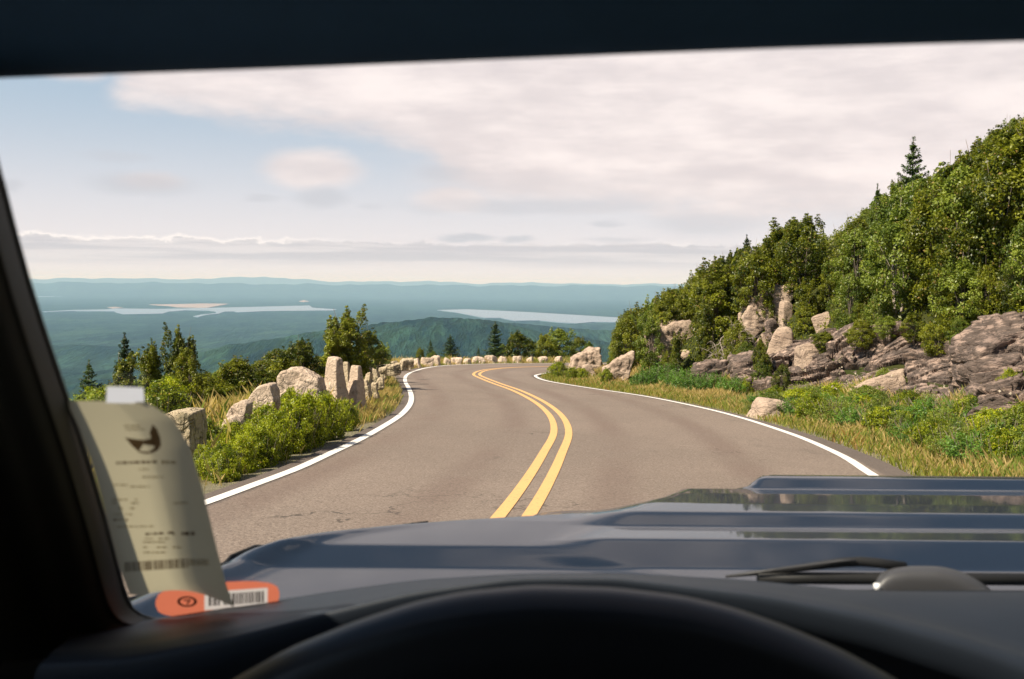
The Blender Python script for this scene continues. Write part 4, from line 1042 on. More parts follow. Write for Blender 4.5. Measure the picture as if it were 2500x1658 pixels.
# the bright green bush mound between the stones and the road
ML = [(540, 'beside the receipt'), (620, 'below the two lowest stones'), (700, 'below the sloping boulder'), (780, 'below the widest guard stone'), (9999, 'below the granite pillars')]
def mound():
    rg = random.Random(21)
    P = [(475, 1075, 1118, 90), (520, 1040, 1100, 105), (560, 1000, 1085, 110), (615, 965, 1072, 120), (665, 935, 1055, 120), (715, 918, 1040, 125), (765, 920, 1020, 110), (805, 935, 1000, 80),
         (590, 1020, 1098, 90), (640, 990, 1080, 100), (700, 970, 1052, 100), (755, 960, 1030, 90), (500, 1010, 1070, 100), (545, 960, 1030, 110), (600, 945, 1020, 110), (455, 980, 1060, 100), (450, 1040, 1110, 80), (660, 912, 1000, 100), (495, 1060, 1122, 100), (545, 1035, 1112, 110), (630, 1000, 1085, 110), (690, 965, 1068, 110), (740, 945, 1048, 100), (790, 930, 1022, 90), (575, 975, 1050, 110), (520, 985, 1045, 110), (480, 1000, 1060, 100)]
    for i, (dx, dt, db, dw) in enumerate(P):
        hp = hit(dx * d2, db * d2, 5); Y = hp[1] + 0.35; x = hp[0]
        s, lf = road_s(np.array([x]), np.array([Y]))
        for _ in range(12):
            if s[0] > 0.30: break
            x -= .12; s, lf = road_s(np.array([x]), np.array([Y]))
        gz = g1(x, Y); T = at(dx * d2, (dt - 12) * d2, Y); w = dw * d2 / F * Y / 1.2
        place('low_shrub', LOWB[i % 3], (x, Y, gz - .05), rg.uniform(0, 6), (w, w, max(.4, (T[2] - gz + .05)) / .78), 'bright green shrub in the roadside mound ' + near(dx, ML) + (' at its upper edge' if dt < 950 else ' along the white line' if db > 1060 or (dx > 690 and db > 1030) else ''), 'shrub', 'mound shrubs ' + near(dx, ML))
mound()
# deep green shrubs along the bank foot and the verge greenery at the right
VL = [(1850, 'behind the pale roadside boulder'), (1960, 'just right of the pale roadside boulder'), (2080, 'below the long layered ledge'), (2200, 'below the broad tilted slab'), (2300, 'below the fractured ledge'), (9999, 'at the right edge of the picture')]
def bank_foot():
    rg = random.Random(31)
    P = [(1290, 835, 872, 75), (1345, 850, 880, 60), (1400, 850, 885, 50), (1320, 848, 878, 60), (1500, 835, 892, 80), (1540, 825, 890, 90), (1590, 840, 897, 90), (1640, 850, 902, 90), (1690, 860, 908, 80), (1480, 856, 893, 60), (1560, 850, 896, 80), (1610, 862, 904, 80), (1725, 868, 912, 60), (1455, 868, 888, 40)]
    for i, (dx, dt, db, dw) in enumerate(P):
        hp = hit(dx * d2, db * d2); Y = hp[1]; T = at(dx * d2, dt * d2, Y); w = dw * d2 / F * Y / 1.65
        place('low_shrub', (LOWD if 4 <= i < 12 else LOWB)[i % 2], (hp[0], Y, hp[2] - .05), rg.uniform(0, 6), (w, w, max(.3, T[2] - hp[2]) / .72),
              'deep green low shrub at the foot of the rocky bank' if 4 <= i < 12 else 'light green low shrub on the verge near the inside of the bend', 'shrub',
              'deep green shrubs at the foot of the bank' if 4 <= i < 12 else 'light green shrubs inside the bend')
    Q = []
    for dx in np.arange(1790, 2480, 48):
        tp = np.interp(dx, [1790, 1900, 2000, 2100, 2364], [925, 905, 915, 925, 950]); bt = np.interp(dx, [1790, 1900, 2000, 2100, 2364], [950, 965, 990, 1020, 1085])
        for k in range(3):
            f = k / 2
            Q.append((dx + rg.uniform(-18, 18), tp + (bt - tp) * f * .75 + rg.uniform(-6, 6), tp + (bt - tp) * (.35 + f * .65), rg.uniform(95, 150) * (1.25 if dx > 2150 else 1)))
    for i, (dx, dt, db, dw) in enumerate(Q):
        hp = hit(dx * d2, db * d2); Y = hp[1]; T = at(dx * d2, dt * d2, Y); w = dw * d2 / F * Y / 1.5
        place('low_shrub', (LOWB, LOWO, LOWD)[(i * 7 // 3) % 3][i % 2], (hp[0], Y, hp[2] - .05), rg.uniform(0, 6), (w, w, min(1.3, max(.52, T[2] - hp[2] + (.22 if dx > 2150 else .02))) / .78),
              'green leafy shrub ' + ('close to the road edge ' if (i % 3) == 2 else 'mid-verge ' if (i % 3) == 1 else 'against the rocks ') + near(dx, VL), 'shrub', 'verge shrubs ' + near(dx, VL))
    HG = 'shrubs hanging over the upper edge of the ledge'
    for i, (dx, dt, db, dw, lb) in enumerate([(1905, 765, 810, 80, 'dark shrub hanging over the ledge right of the middle boulder'), (1985, 745, 800, 90, 'shrub drooping over the ledge below the small sunlit rock'),
            (2050, 730, 775, 90, 'light shrub drooping over the shaded part of the ledge'), (2110, 725, 782, 90, 'dark shrub hanging over the middle of the ledge'), (2165, 735, 815, 110, 'broad dark shrub hanging lowest over the ledge'),
            (2215, 740, 800, 90, 'dark shrub filling the notch left of the rounded boulder'), (1765, 815, 870, 60, 'bright shrub before the leaning yellowish slab'), (1805, 845, 905, 60, 'upright leafy shrub in front of the ledge end'), (1720, 790, 850, 70, 'leafy shrub left of the leaning yellowish slab')]):
        hp = hit(dx * d2, db * d2); Y = hp[1] - .7; T = at(dx * d2, dt * d2, Y); B = at(dx * d2, db * d2, Y); w = dw * d2 / F * Y / 2.6
        place('leafy_shrub', OAK[(i * 5) % 6], (B[0], Y, B[2] - .1), rg.uniform(0, 6), (w, w, (T[2] - B[2] + .1) / 2.4), lb, 'shrub', HG)
    # weeds between the left stones
    for i, (dx, dt, db, dw, lb) in enumerate([(520, 965, 1010, 50, 'weed at the foot of the tilted squarish block'), (628, 915, 960, 50, 'weed between the sloping boulder and the widest guard stone'), (735, 905, 950, 36, 'weed between the widest guard stone and the tallest pillar'),
            (850, 880, 945, 34, 'thin weed at the foot of the second tall pillar'), (470, 960, 1020, 70, 'leafy weed right of the stone behind the receipt'), (690, 832, 870, 22, 'small weed sprouting beside the widest guard stone')][:5]):
        hp = hit(dx * d2, db * d2); Y = hp[1] - .2; T = at(dx * d2, dt * d2, Y); w = dw * d2 / F * Y / 1.5
        place('weed', LOWO[i % 2], (hp[0], Y, hp[2] - .05), rg.uniform(0, 6), (w, w, max(.3, T[2] - hp[2]) / .8), lb, 'weed')
    # a few tufts on the rocks
    for i, (dx, dt, db, dw, lb) in enumerate([(2040, 848, 880, 60, 'small green tuft growing on the broad tilted slab'), (2070, 862, 885, 60, 'low dark tuft right of the slab tuft'), (2250, 862, 890, 60, 'grassy tuft on the fractured ledge'), (2330, 850, 905, 70, 'leafy tuft on the massive right boulder'), (2364, 855, 900, 50, 'leafy tuft cut by the right edge of the picture'), (1730, 930, 950, 36, 'single broad-leaved weed left of the pale roadside boulder')]):
        hp = hit(dx * d2, db * d2); Y = hp[1] - .5; T = at(dx * d2, dt * d2, Y); B = at(dx * d2, db * d2, Y); w = dw * d2 / F * Y / 1.5
        place('low_shrub', (LOWO + LOWB)[i % 4], (B[0], Y, B[2] - .05), rg.uniform(0, 6), (w, w, (T[2] - B[2] + .05) / .8), lb, 'shrub')
bank_foot()

# --- grass: blades beyond counting
def grass(name, n, sel, hfun, m, seed, label, wpx=0.006):
    rg = np.random.default_rng(seed); x, y = sel(rg, n)
    s, left = road_s(x, y)
    return x, y, s, left, rg
def build_grass(name, x, y, h, m, rg, label, lean=.8, w=.0030):
    z = G(x, y); n = len(x); a = rg.uniform(0, 6.28, n); dx = np.cos(a); dy = np.sin(a)
    b = rg.uniform(0, 6.28, n); lx = np.cos(b) * lean * h * rg.random(n); ly = np.sin(b) * lean * h * rg.random(n)
    ww = w * rg.uniform(.7, 1.5, n)
    P = np.stack([np.stack([x - dx * ww, y - dy * ww, z - .02], 1), np.stack([x + dx * ww, y + dy * ww, z - .02], 1),
                  np.stack([x + dx * ww * .7 + lx * .4, y + dy * ww * .7 + ly * .4, z + h * .6], 1), np.stack([x + lx, y + ly, z + h], 1)], 1)
    tint = np.stack([np.clip(rg.normal(.5, .25, n), 0, 1), np.clip(rg.random(n) * .6 + .4 * (0.5 + .5 * np.sin(x * 1.7 + np.sin(y * 1.3) * 2)), 0, 1), rg.random(n)], 1)
    o = bpy.data.objects.new(name, quads_mesh(name, P, tint, m)); C.objects.link(o)
    tag(o, label, 'grass', None, 'stuff'); return o
def all_grass():
    rg = np.random.default_rng(77)
    # right verge
    N = 450000; x = rg.uniform(-1, 12, N); y = 8 + 40 * rg.random(N) ** 1.3; s, lf = road_s(x, y)
    pr = np.where(s < .25, .08, np.where(s < .9, .55, 1.0)) * np.where(s > 3.8, .25, 1)
    k = (~lf) & (s > .05) & (s < 3.4) & (rg.random(N) < pr) & (x < y * .56 + 1)
    x, y, s = x[k], y[k], s[k]
    h = np.clip(rg.normal(.15, .06, len(x)), .04, .4) * np.clip(.25 + s * .5, .2, 1.0) * np.clip(1.2 - (y - 10) * .012, .6, 1.2)
    build_grass('verge_grass', x, y, h, M_GRASS, rg, 'dry golden grass on the verge below the rocky bank')
    N = 120000; x = rg.uniform(-1, 12, N); y = 8 + 40 * rg.random(N) ** 1.3; s, lf = road_s(x, y)
    k = (~lf) & (s > .02) & (s < 3.6) & (x < y * .56 + 1); x, y, s = x[k], y[k], s[k]
    build_grass('verge_undergrowth', x, y, np.clip(rg.normal(.10, .05, len(x)), .03, .3), M_GRASSG, rg, 'short green grass close to the right edge of the road', .8, .006)
    # left verge
    N = 280000; x = rg.uniform(-13, 4, N); y = rg.uniform(9, 68, N)
    x = np.r_[x, rg.uniform(-8.5, -1.8, 150000)]; y = np.r_[y, rg.uniform(17, 50, 150000)]; N = len(x); s, lf = road_s(x, y)
    pr = np.where(s < .15, .2, 1.0)
    pr = np.where(y < 18, pr * .12, pr)
    k = lf & (s > .03) & (s < 3.4) & (rg.random(N) < pr); x, y, s = x[k], y[k], s[k]
    h = np.clip(rg.normal(.22, .1, len(x)), .05, .55) * np.clip(.45 + s * .8, .3, 1.3) * np.where(y > 48, .8, 1)
    build_grass('roadside_grass', x, y, h, M_GRASS, rg, 'orange dry grass between the guard stones and the left edge line')
    # a few blossom heads on the right verge shrubs
    N = 2600; x = rg.uniform(4, 11, N); y = rg.uniform(12, 26, N); s, lf = road_s(x, y); k = (~lf) & (s > 1.4) & (s < 3.2)
    x, y = x[k], y[k]; z = G(x, y) + rg.uniform(.35, .95, len(x)); keep = rg.random(len(x)) < .05
    P = np.stack([x, y, z], 1)[keep]; P = np.repeat(P, 3, 0) + rg.normal(size=(len(P) * 3, 3)) * .02
    o = bpy.data.objects.new('blossom', quads_mesh('blossom', leaves(P, np.array([-.3, -.5, .6]), .022, rg, .8), rg.random((len(P), 3)), M_FLOWER)); C.objects.link(o)
    tag(o, 'small pale blossoms scattered over the right verge shrubs', 'blossom', None, 'stuff')
all_grass()
def undergrowth():
    rg = np.random.default_rng(55); N = 170000
    x = rg.uniform(2, 26, N); y = rg.uniform(12, 50, N); s, lf = road_s(x, y); z = G(x, y)
    q = np.stack([x, y, z], 1) @ CRn; u = 1250 + F * q[:, 0] / -q[:, 2]; v = 829 - F * q[:, 1] / -q[:, 2]
    foot = np.interp(u, [1300, 1780, 1850, 1885, 1975, 2030, 2090, 2150, 2210, 2260, 2360, 2420, 2500], [2000, 2000, 884, 858, 840, 830, 806, 802, 816, 838, 846, 826, 814])
    k = (~lf) & (s > 3.0) & (s < 15) & (u < 2600) & (v < foot)
    P = np.stack([x, y, z + rg.random(N) ** 1.5 * .42], 1)[k]
    tint = rg.random((len(P), 3)); tint[:, 0] = np.clip(.35 + .3 * np.sin(P[:, 0] * 2.1 + np.sin(P[:, 1] * 1.7) * 2) + rg.normal(0, .15, len(P)), 0, 1)
    o = bpy.data.objects.new('undergrowth', quads_mesh('undergrowth', leaves(P, np.array([-.2, -.3, 1.0]), .045, rg), tint, M_OAK)); C.objects.link(o)
    tag(o, 'leafy ground cover between the shrubs of the right slope', 'ground cover', None, 'stuff')
undergrowth()

# ------------------------------------------------------------------ the car around the camera
car = empty('car', (0.4, 0.3, -1.5)); tag(car, 'dark blue car seen from the driver seat, its hood pointing down the road', 'car')
CO = Vector(car.location)
def cpart(o):
    o.parent = car; o.matrix_parent_inverse = Matrix.Translation(-CO); return o
def resample(P, n):
    P = np.array(P, float); d = np.r_[0, np.cumsum(np.linalg.norm(np.diff(P, axis=0), axis=1))]; t = np.linspace(0, d[-1], n)
    return np.stack([np.interp(t, d, P[:, i]) for i in range(P.shape[1])], 1)
def loft(name, rows, m, n=60, sub=6, parent=True, smooth=True, thick=0.0, byx=False):
    """rows: lists of world points; resampled and joined smoothly"""
    A = []
    for r in rows:
        r = np.array(r, float)
        if byx:
            xs = np.linspace(r[0][0], r[-1][0], n); A.append(np.stack([xs, np.interp(xs, r[:, 0], r[:, 1]), np.interp(xs, r[:, 0], r[:, 2])], 1))
        else: A.append(resample(r, n))
    A = np.array(A)
    for _ in range(2): A[:, 1:-1] = (A[:, :-2] + 2 * A[:, 1:-1] + A[:, 2:]) / 4
    rowsd = [];
    for i in range(len(A) - 1):
        p0 = A[max(i - 1, 0)]; p1 = A[i]; p2 = A[i + 1]; p3 = A[min(i + 2, len(A) - 1)]
        for j in range(sub):
            t = j / sub; rowsd.append(.5 * (2 * p1 + (-p0 + p2) * t + (2 * p0 - 5 * p1 + 4 * p2 - p3) * t * t + (-p0 + 3 * p1 - 3 * p2 + p3) * t ** 3))
    rowsd.append(A[-1]); V = np.array(rowsd); k = len(V)
    F_ = [(i * n + j, i * n + j + 1, (i + 1) * n + j + 1, (i + 1) * n + j) for i in range(k - 1) for j in range(n - 1)]
    o = link_mesh(name, V.reshape(-1, 3), F_, m, smooth=smooth)
    if thick:
        md = o.modifiers.new('thickness', 'SOLIDIFY'); md.thickness = thick; md.offset = 0
    if parent: cpart(o)
    return o
def pr(L_, Y): return [at(a, b, Y) for a, b in L_]
# windshield plane
def ws(px, py, off=0.0):
    d = ray(px, py); t = (0.5425 - off) / (d[2] + 0.845); return d * t
# hood as a pressed height field
HLY = [1.1, 1.4, 1.6, 1.72, 1.8, 1.87, 1.93]; HLX = [-.60, -.53, -.457, -.36, -.25, -.09, .05]
def hood():
    xs = np.r_[np.linspace(-1.0, -.35, 40)[:-1], np.linspace(-.35, .8, 110)[:-1], np.linspace(.8, 1.75, 30)]
    ys = np.linspace(1.12, 2.86, 260)
    X, Y = np.meshgrid(xs, ys)
    sm = lambda v, a, b: (lambda t: t * t * (3 - 2 * t))(np.clip((v - a) / (b - a), 0, 1))
    def e(py, y): return -(py - YH) / F * y
    zc = np.interp(Y, [1.1, 1.55, 1.668, 1.805, 1.866, 1.885, 2.0, 2.2, 2.35], [-.43, -.448, -.4304, -.444, -.4347, -.4330, -.4425, -.4645, -.4845])
    rz_ = np.interp(Y, [2.35, 2.425, 2.46, 2.52, 2.62, 2.9], [-.4845, -.4724, -.4735, -.482, -.56, -.80])
    nz_ = np.interp(Y, [2.35, 2.38, 2.45, 2.9], [-.4845, -.491, -.53, -.80])
    wr = sm(X - (Y - 2.4) * .3, .535, .61)
    zc = np.where(Y > 2.35, rz_ * wr + nz_ * (1 - wr), zc)
    zo = np.interp(Y, [1.1, 1.55, 1.64, 1.84, 1.93, 2.03, 2.10, 2.2, 2.9], [-.44, -.451, -.4374, -.4424, -.449, -.466, -.484, -.55, -.9])
    eg = np.interp(Y, [1.5, 1.6, 1.85, 2.15, 2.35], [.25, .12, .20, .325, .39])
    w = sm(X, eg - .11, eg + .03)
    Z = zo * (1 - w) + zc * w
    XL = np.interp(Y, HLY, HLX)
    ridge = .016 * np.exp(-((X - XL - .05) / .03) ** 2) * sm(Y, 1.85, 1.55)
    Z = Z + ridge - 1.5 * np.clip(XL + .075 - X, 0, .075) ** 2 * sm(Y, 1.3, 1.6)
    Z = Z - np.where(X < XL, (XL - X) * .55 + 3.2 * (XL - X) ** 2, 0)
    for _ in range(2): Z[1:-1, 1:-1] = (Z[:-2, 1:-1] + Z[2:, 1:-1] + Z[1:-1, :-2] + Z[1:-1, 2:] + 4 * Z[1:-1, 1:-1]) / 8
    nx = len(xs); F_ = [(j * nx + i, j * nx + i + 1, (j + 1) * nx + i + 1, (j + 1) * nx + i) for j in range(len(ys) - 1) for i in range(nx - 1)]
    cpart(link_mesh('hood', np.stack([X.ravel(), Y.ravel(), Z.ravel()], 1), F_, M_PAINT, smooth=True))
    # shut line between hood and fender
    P = [(float(np.interp(y, HLY, HLX)) + .004, y, 0) for y in np.linspace(1.3, 1.84, 30)]
    Q = []
    for a, b, _ in P:
        i = int(np.argmin(abs(xs - a))); j = int(np.argmin(abs(ys - b))); Q.append((a, b, Z[j, i] + .001))
    mb = MB().add(*tube(Q, [.004] * len(Q), 5)); cpart(mb.obj('hood_gap_seal', M_BLACK))
hood()
# windshield pane
def pane():
    rows = [[ws(px, py) for px in np.linspace(-500, 3200, 12)] for py in (90, 500, 900, 1300, 1540)]
    loft('windshield', rows, M_GLASS, 30, 3)
pane()
def roofline():
    edge = [(-900, 222), (0, 181), (700, 157), (1250, 134), (1900, 108), (2500, 91), (3400, 60)]
    r0 = [ws(a, b) for a, b in edge]
    r00 = [p + np.array([0, .012, .012]) for p in r0]
    r1 = [p + np.array([0, -.03, .004]) for p in r0]; r2 = [p + np.array([0, -.10, .045]) for p in r0]
    r3 = [p * [1, 0, 1] + np.array([0, .2, .10]) for p in r0]; r4 = [p * [1, 0, 1] + np.array([0, -.5, .12]) for p in r0]; r5 = [p * [1, 0, 1] + np.array([0, -1.6, .08]) for p in r0]
    loft('roof', [r00, r0, r1, r2, r3, r4, r5], M_LINER, 40, 5, thick=0.004)
roofline()
def a_pillar():
    # glass edge of the pillar as seen, from the roof to the rounded lower corner
    E = [(-75, 150), (-20, 400), (0, 470), (26, 570), (60, 690), (100, 815), (150, 960), (205, 1120), (250, 1270), (282, 1390), (298, 1450), (318, 1492), (350, 1514), (400, 1520)]
    r0 = [ws(a, b, .004) for a, b in E]
    r1 = [ws(a - 12, b + 6, .02) for a, b in E]
    r2 = [ws(a - 38, b + 14, .045) for a, b in E]
    r3 = [ws(a - 50, b + 18, .05) for a, b in E]
    r4 = [ws(a - 120, b + 45, .075) for a, b in E]
    r5 = [ws(a - 330, b + 90, .11) for a, b in E]
    r6 = [ws(a - 900, b + 120, .05) for a, b in E]
    loft('windshield_pillar', [r0, r1, r2, r3, r4, r5, r6], M_TRIM, 70, 4, thick=0.003)
    # rubber edge strip of the glass
    cpart(MB().add(*tube([ws(a + 2, b - 2, .002) for a, b in resample(E, 50)], [.0035] * 50, 6)).obj('windshield_seal', M_BLACK))
a_pillar()
def dash():
    A = pr([(200, 1535), (330, 1520), (420, 1508), (560, 1486), (800, 1448), (1000, 1420), (1250, 1403), (1500, 1400), (1800, 1416), (2100, 1444), (2600, 1448), (3000, 1450)], 1.04)
    A0 = [p + np.array([0, .05, -.10]) for p in A]
    A1 = [p + np.array([0, .012, -.012]) for p in A]
    B = pr([(150, 1575), (330, 1562), (420, 1545), (560, 1522), (800, 1476), (1000, 1438), (1250, 1413), (1500, 1410), (1838, 1430), (2092, 1466), (2346, 1522), (2600, 1590)], .88)
    Bu = pr([(120, 1600), (330, 1590), (420, 1570), (560, 1548), (800, 1492), (1000, 1450), (1250, 1420), (1500, 1418), (1850, 1448), (2100, 1492), (2346, 1556), (2600, 1640)], .80)
    D = pr([(80, 1680), (330, 1660), (420, 1640), (560, 1600), (800, 1530), (1000, 1478), (1250, 1440), (1500, 1440), (1880, 1500), (2134, 1562), (2400, 1650), (2600, 1740)], .785)
    E_ = [p + np.array([0, .02, -.10]) for p in D]
    Fz = [p + np.array([0, -.05, -.5]) for p in D]
    loft('dashboard', [A0, A1, A, B, Bu, D, E_, Fz], M_DASH, 90, 6)
    rim = [(380, 1790), (480, 1722), (572, 1660), (711, 1583), (859, 1523), (1007, 1474), (1134, 1447), (1303, 1432), (1500, 1438), (1669, 1458), (1796, 1488), (1923, 1532), (2050, 1586), (2180, 1656), (2320, 1750)]
    r0 = [at(a, b, .70) + np.array([0, 0, -.030]) for a, b in rim]
    r1 = [at(a, b, .685) + np.array([0, 0, -.007]) for a, b in rim]
    r2 = [at(a, b, .66) + np.array([0, 0, .000]) for a, b in rim]
    r3 = [at(a, b, .635) + np.array([0, 0, -.009]) for a, b in rim]
    r4 = [at(a, b, .625) + np.array([0, 0, -.028]) for a, b in rim]
    cx = 1350
    r5 = [at(cx + (a - cx) * .93, b + 60, .63) + np.array([0, 0, -.06]) for a, b in rim]
    r6 = [at(cx + (a - cx) * .6, 1900, .70) for a, b in rim]
    loft('instrument_hood', [r0, r1, r2, r3, r4, r5, r6], M_HOODB, 80, 6, thick=0.002)
dash()
def shell():
    def bx(mb, x0, x1, y0, y1, z0, z1):
        V = [(x, y, z) for x in (x0, x1) for y in (y0, y1) for z in (z0, z1)]
        mb.add(V, [(0, 1, 3, 2), (4, 6, 7, 5), (0, 4, 5, 1), (2, 3, 7, 6), (0, 2, 6, 4), (1, 5, 7, 3)])
    mb = MB(); bx(mb, -.74, -.66, -1.6, 1.1, -1.15, -.42); cpart(mb.obj('door', M_PAINT, smooth=False))
    mb = MB(); bx(mb, 1.62, 1.70, -1.6, 1.1, -1.15, -.42); cpart(mb.obj('door', M_PAINT, smooth=False))
    mb = MB(); bx(mb, -.74, -.68, -.85, -.55, -.42, .28); bx(mb, 1.62, 1.68, -.85, -.55, -.42, .28); cpart(mb.obj('door_pillar', M_TRIM, smooth=False))
    mb = MB(); bx(mb, -.74, 1.70, -1.7, -1.62, -1.15, .28); cpart(mb.obj('rear_panel', M_TRIM, smooth=False))
    mb = MB(); bx(mb, -.66, 1.62, -1.6, 1.1, -1.2, -1.13); cpart(mb.obj('cabin_floor', M_TRIM, smooth=False))
    mb = MB(); bx(mb, -.66, 1.62, 1.10, 1.14, -1.15, -.52); cpart(mb.obj('firewall', M_TRIM, smooth=False))
shell()
def wiper():
    w = empty('wiper', (0, 0, 0)); w.parent = car; w.matrix_parent_inverse = Matrix.Translation(-CO)
    Y = 1.16
    def T(L_, r, Yy=Y): return tube([at(a, b, Yy) for a, b in L_], [r if not hasattr(r, '__len__') else r[i] for i in range(len(L_))], 8)
    MB().add(*T([(1772, 1408), (1830, 1401), (1960, 1386), (2060, 1373), (2100, 1371), (2140, 1374), (2210, 1384)], [.0015, .0028, .0045, .0058, .006, .006, .006])).obj('wiper_arm', M_BLACK, w)
    MB().add(*T([(1790, 1405), (1900, 1390), (2050, 1370), (2090, 1368)], [.001, .0016, .002, .0015], Y - .008)).obj('wiper_edge', M_GREYP, w)
    MB().add(*T([(1850, 1411), (2000, 1412), (2300, 1413), (2700, 1416)], .0075)).obj('wiper_blade', M_BLACK, w)
    MB().add(*T([(1900, 1444), (2100, 1446), (2700, 1449)], .003, Y - .07)).obj('cowl_strip', M_BLACK, w)
    # grey domed pivot cap
    V = []; n = 24; F_ = []
    prof = [(2131, 1446), (2134, 1420), (2150, 1398), (2175, 1386), (2215, 1382), (2290, 1382), (2330, 1390), (2370, 1405), (2410, 1430), (2425, 1446)]
    pf = resample(prof, n)
    rows = [[at(a, min(b + k1, 1449), Y - .03 + k2) for a, b in pf] for k1, k2 in ((10, .06), (1, .045), (0, .03), (3, .01), (12, -.005), (30, -.012), (70, -.014))]
    o = loft('pivot_cap', rows, M_GREYP, 30, 4, parent=False); o.parent = w
    mb = MB(); bmq = tube([at(2141, 1425, Y - .05), at(2142, 1434, Y - .05), at(2143, 1446, Y - .05)], [.0038, .0042, .002], 8); mb.add(*bmq); mb.obj('nozzle_highlight', M_GLINT, w)  # small white tube painting the bright highlight on the washer nozzle
wiper()

# ------------------------------------------------------------------ receipt taped to the windshield
def receipt():
    RL = np.array([(150, 925), (182, 985), (210, 1060), (236, 1150), (258, 1240), (276, 1310), (300, 1372)], float) * d2
    RR = np.array([(338, 928), (398, 965), (438, 1030), (468, 1130), (497, 1252), (522, 1350), (541, 1402)], float) * d2
    vv = np.linspace(0, 1, 7)
    def P(u, v, o=0.0):
        l = np.array([np.interp(v, vv, RL[:, i]) for i in (0, 1)]); r = np.array([np.interp(v, vv, RR[:, i]) for i in (0, 1)])
        q = l * (1 - u) + r * u
        # lower edge is arched between the two corners
        q[1] -= math.sin(math.pi * min(1, max(0, (u - .1) / .9))) * 24 * max(0, (v - .82) / .18) ** 2 * d2
        curl = .004 + .055 * (v ** 1.2) * (max(0, u - .45) / .55) ** 2 + .018 * max(0, u - .6) + .02 * v * (1 - u)
        return ws(q[0], q[1], curl + o)
    root = empty('receipt', tuple(P(.5, 0))); O = Vector(root.location)
    tag(root, 'curled paper receipt taped to the lower left of the windshield', 'receipt')
    def ob(name, V, F_, m, smooth=False):
        o = link_mesh(name, V, F_, m, smooth=smooth); o.parent = root; o.matrix_parent_inverse = Matrix.Translation(-O); return o
    n = 40; V = [P(j / n, i / n) for i in range(n + 1) for j in range(n + 1)]
    ob('paper', V, [(i * (n + 1) + j, i * (n + 1) + j + 1, (i + 1) * (n + 1) + j + 1, (i + 1) * (n + 1) + j) for i in range(n) for j in range(n)], M_PAPER, True)
    ob('tape', [ws(a * d2, b * d2, .009) for a, b in ((247, 892), (331, 895), (333, 932), (245, 930))], [(0, 1, 2, 3)], M_TAPE)
    def inv(px, py):      # display pixel -> (u,v) on the paper
        v = .5
        for _ in range(12):
            l = np.array([np.interp(v, vv, RL[:, i]) for i in (0, 1)]); r = np.array([np.interp(v, vv, RR[:, i]) for i in (0, 1)])
            u = (px * d2 - l[0]) / (r[0] - l[0]); yy = l[1] * (1 - u) + r[1] * u; v += (py * d2 - yy) / 480.0
        return u, v
    def marks(name, quads, m):
        V = []; F_ = []
        for q in quads:
            k = len(V)
            for (a, b) in q:
                u, v = inv(a, b); V.append(P(u, v, .0012))
            F_.append(tuple(range(k, k + len(q))))
        return ob(name, V, F_, m)
    # emblem: a dark pine-like peak on a curved base
    marks('emblem', [[(352, 980), (362, 990), (370, 1010), (372, 1028), (358, 1030), (349, 1012), (345, 1000)], [(288, 1010), (312, 1014), (332, 1016), (350, 1012), (358, 1030), (330, 1026), (305, 1030)],
                     [(305, 1030), (330, 1026), (326, 1034), (320, 1040), (313, 1037)], [(358, 1030), (372, 1028), (364, 1040), (352, 1046), (346, 1042), (354, 1036)], [(313, 1037), (320, 1040), (335, 1043), (346, 1042), (352, 1046), (336, 1048), (322, 1045)]], M_INK)
    rg = random.Random(4); Q = []; Qf = []
    def line(x0, x1, y, h, slope=0.02, lst=None, fill=.75):
        x = x0
        while x < x1:
            w = rg.uniform(3, 12); 
            if rg.random() < fill: lst.append([(x, y + (x - x0) * slope), (x + w, y + (x + w - x0) * slope), (x + w + .6, y + h + (x + w - x0) * slope), (x + .6, y + h + (x - x0) * slope)])
            x += w + rg.uniform(1.5, 4)
    line(268, 362, 1066, 6, -.03, Q, .9); line(372, 400, 1064, 6, .02, Qf, .9)
    for (a, b, y) in [(286, 330, 982), (290, 338, 990), (320, 372, 1082), (318, 370, 1100), (300, 345, 1122), (250, 300, 1118), (252, 330, 1152), (258, 322, 1160), (256, 318, 1172), (400, 440, 1160), (262, 305, 1186), (270, 290, 1198), (330, 380, 1250), (330, 420, 1262), (330, 372, 1274)]:
        line(a, b, y, 3.2, 0, Qf, .8)
    line(262, 300, 1198, 5, 0, Q, .8); line(270, 352, 1215, 3, -.02, Qf, .95); line(335, 390, 1231, 5, -.06, Q, .9); line(398, 452, 1228, 8, 0, Q, .85); line(335, 385, 1242, 3, 0, Qf)
    marks('print', Q, M_INK); marks('faint_print', Qf, M_INKL)
    B = []; x = 288.0
    while x < 432:
        w = rg.uniform(1.6, 5); B.append([(x, 1298 - (x - 288) * .06), (x + w, 1298 - (x + w - 288) * .06), (x + w + 1, 1320 - (x + w - 288) * .06), (x + 1, 1320 - (x - 288) * .06)]); x += w + rg.uniform(1.4, 3.4)
    marks('barcode', B, M_INK)
    Bf = []
    while x < 478:
        w = rg.uniform(1.6, 4); Bf.append([(x, 1290), (x + w, 1290), (x + w + 1, 1306), (x + 1, 1306)]); x += w + rg.uniform(2, 4)
    marks('faded_barcode', Bf, M_INKL)
receipt()
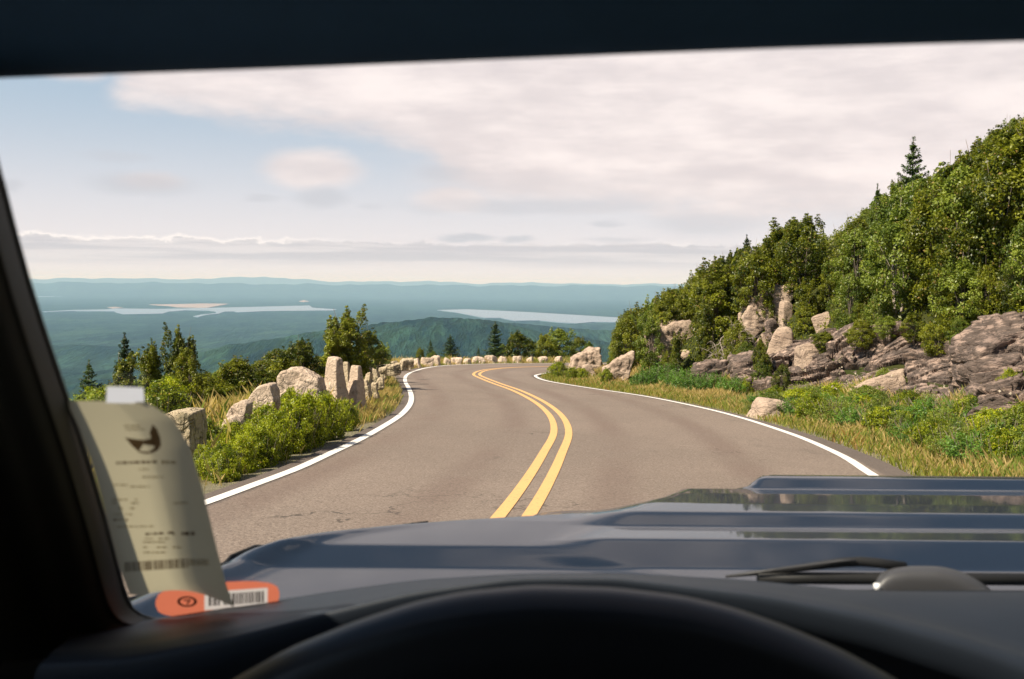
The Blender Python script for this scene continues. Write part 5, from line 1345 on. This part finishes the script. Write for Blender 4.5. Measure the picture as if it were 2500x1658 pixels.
def sticker():
    O0 = ws(505 * d2, 1382 * d2, .003); root = empty('sticker', tuple(O0)); tag(root, 'orange oval sticker with a barcode and a round black mark at the windshield foot', 'sticker')
    O = Vector(root.location)
    def S(a, b, o): return ws(a * d2, b * d2, .003 + o)
    def ob(name, polys, o, m):
        V = []; F_ = []
        for q in polys:
            k = len(V); V += [S(a, b, o) for a, b in q]; F_.append(tuple(range(k, k + len(q))))
        x = link_mesh(name, V, F_, m); x.parent = root; x.matrix_parent_inverse = Matrix.Translation(-O)
    cx, cy = 502, 1383
    def pos(t, w, h):
        c, s = math.cos(t), math.sin(t); p = 2 / 3.0
        return (cx + w * abs(c) ** p * (1 if c > 0 else -1), cy - (w * abs(c) ** p * (1 if c > 0 else -1)) * .07 - h * abs(s) ** p * (1 if s > 0 else -1))
    def box(x0, x1, y0, y1): return [(a, b - (a - cx) * .07) for a, b in ((x0, y0), (x1, y0), (x1, y1), (x0, y1))]
    O_ = [pos(i / 96 * 6.2832, 143, 38) for i in range(96)]
    def hgt(x):
        k = max(0.0, 1 - (abs(x - cx) / 143) ** 3) ** (1 / 3) * 38; return cy - (x - cx) * .07 - k, cy - (x - cx) * .07 + k
    def strip(xs, f0, f1): return [[(a, f0(a)), (b, f0(b)), (b, f1(b)), (a, f1(a))] for a, b in zip(xs[:-1], xs[1:])]
    mid0 = lambda x: cy - 18 - (x - cx) * .07
    mid1 = lambda x: cy + 24 - (x - cx) * .07
    ob('backing', strip(np.linspace(359.1, 472, 20), lambda x: hgt(x)[0], lambda x: hgt(x)[1]) + strip(np.linspace(618, 644.9, 10), lambda x: hgt(x)[0], lambda x: hgt(x)[1])
       + strip(np.linspace(472, 618, 6), lambda x: hgt(x)[0], mid0) + strip(np.linspace(472, 618, 6), mid1, lambda x: max(mid1(x), hgt(x)[1])), 0, M_ORANGE)
    ob('white_panel', [box(472, 618, cy - 18, cy + 24)], 0, M_STW)
    rg = random.Random(2); B = []; x = 482.0
    while x < 606:
        w = rg.uniform(2, 5.5)
        if not (508 < x < 516): B.append(box(x, x + w, cy - 11, cy + 15))
        x += w + rg.uniform(1.6, 3.6)
    ob('barcode', B, .0016, M_STK)
    ring = [[(432 + r0 * 1.15 * math.cos(a0), cy + 6 - r0 * .62 * math.sin(a0)) for r0, a0 in ((20, t), (20, t + .27), (14, t + .27), (14, t))] for t in np.linspace(0, 6.2832, 25)[:-1]]
    ring += [[(424, cy + 2), (440, cy + 1), (440, cy + 4), (424, cy + 5)], [(436, cy + 4), (440, cy + 4), (433, cy + 13), (429, cy + 13)]]
    ob('round_mark', ring, .0016, M_STK)
sticker()

# ------------------------------------------------------------------ the air: one closed box of haze
def haze():
    x0, x1, y0, y1, z0, z1 = -68000, 68000, -3000, 74000, -420, 215
    V = [(x, y, z) for x in (x0, x1) for y in (y0, y1) for z in (z0, z1)]
    o = link_mesh('haze', V, [(0, 1, 3, 2), (4, 6, 7, 5), (0, 4, 5, 1), (2, 3, 7, 6), (0, 2, 6, 4), (1, 5, 7, 3)], None)
    m = bpy.data.materials.new('haze'); m.use_nodes = True; t = NT(m.node_tree); t.n.clear()
    out = t.new('ShaderNodeOutputMaterial'); v = t.new('ShaderNodeVolumePrincipled')
    v.inputs['Color'].default_value = (0.40, 0.69, 1.0, 1); v.inputs['Absorption Color'].default_value = (1, 1, 1, 1); v.inputs['Density'].default_value = 4.7e-5; v.inputs['Anisotropy'].default_value = 0.0
    t.l.new(v.outputs[0], out.inputs['Volume']); o.data.materials.append(m)
    tag(o, 'pale blue summer haze over the valley', None, None, 'stuff')
haze()
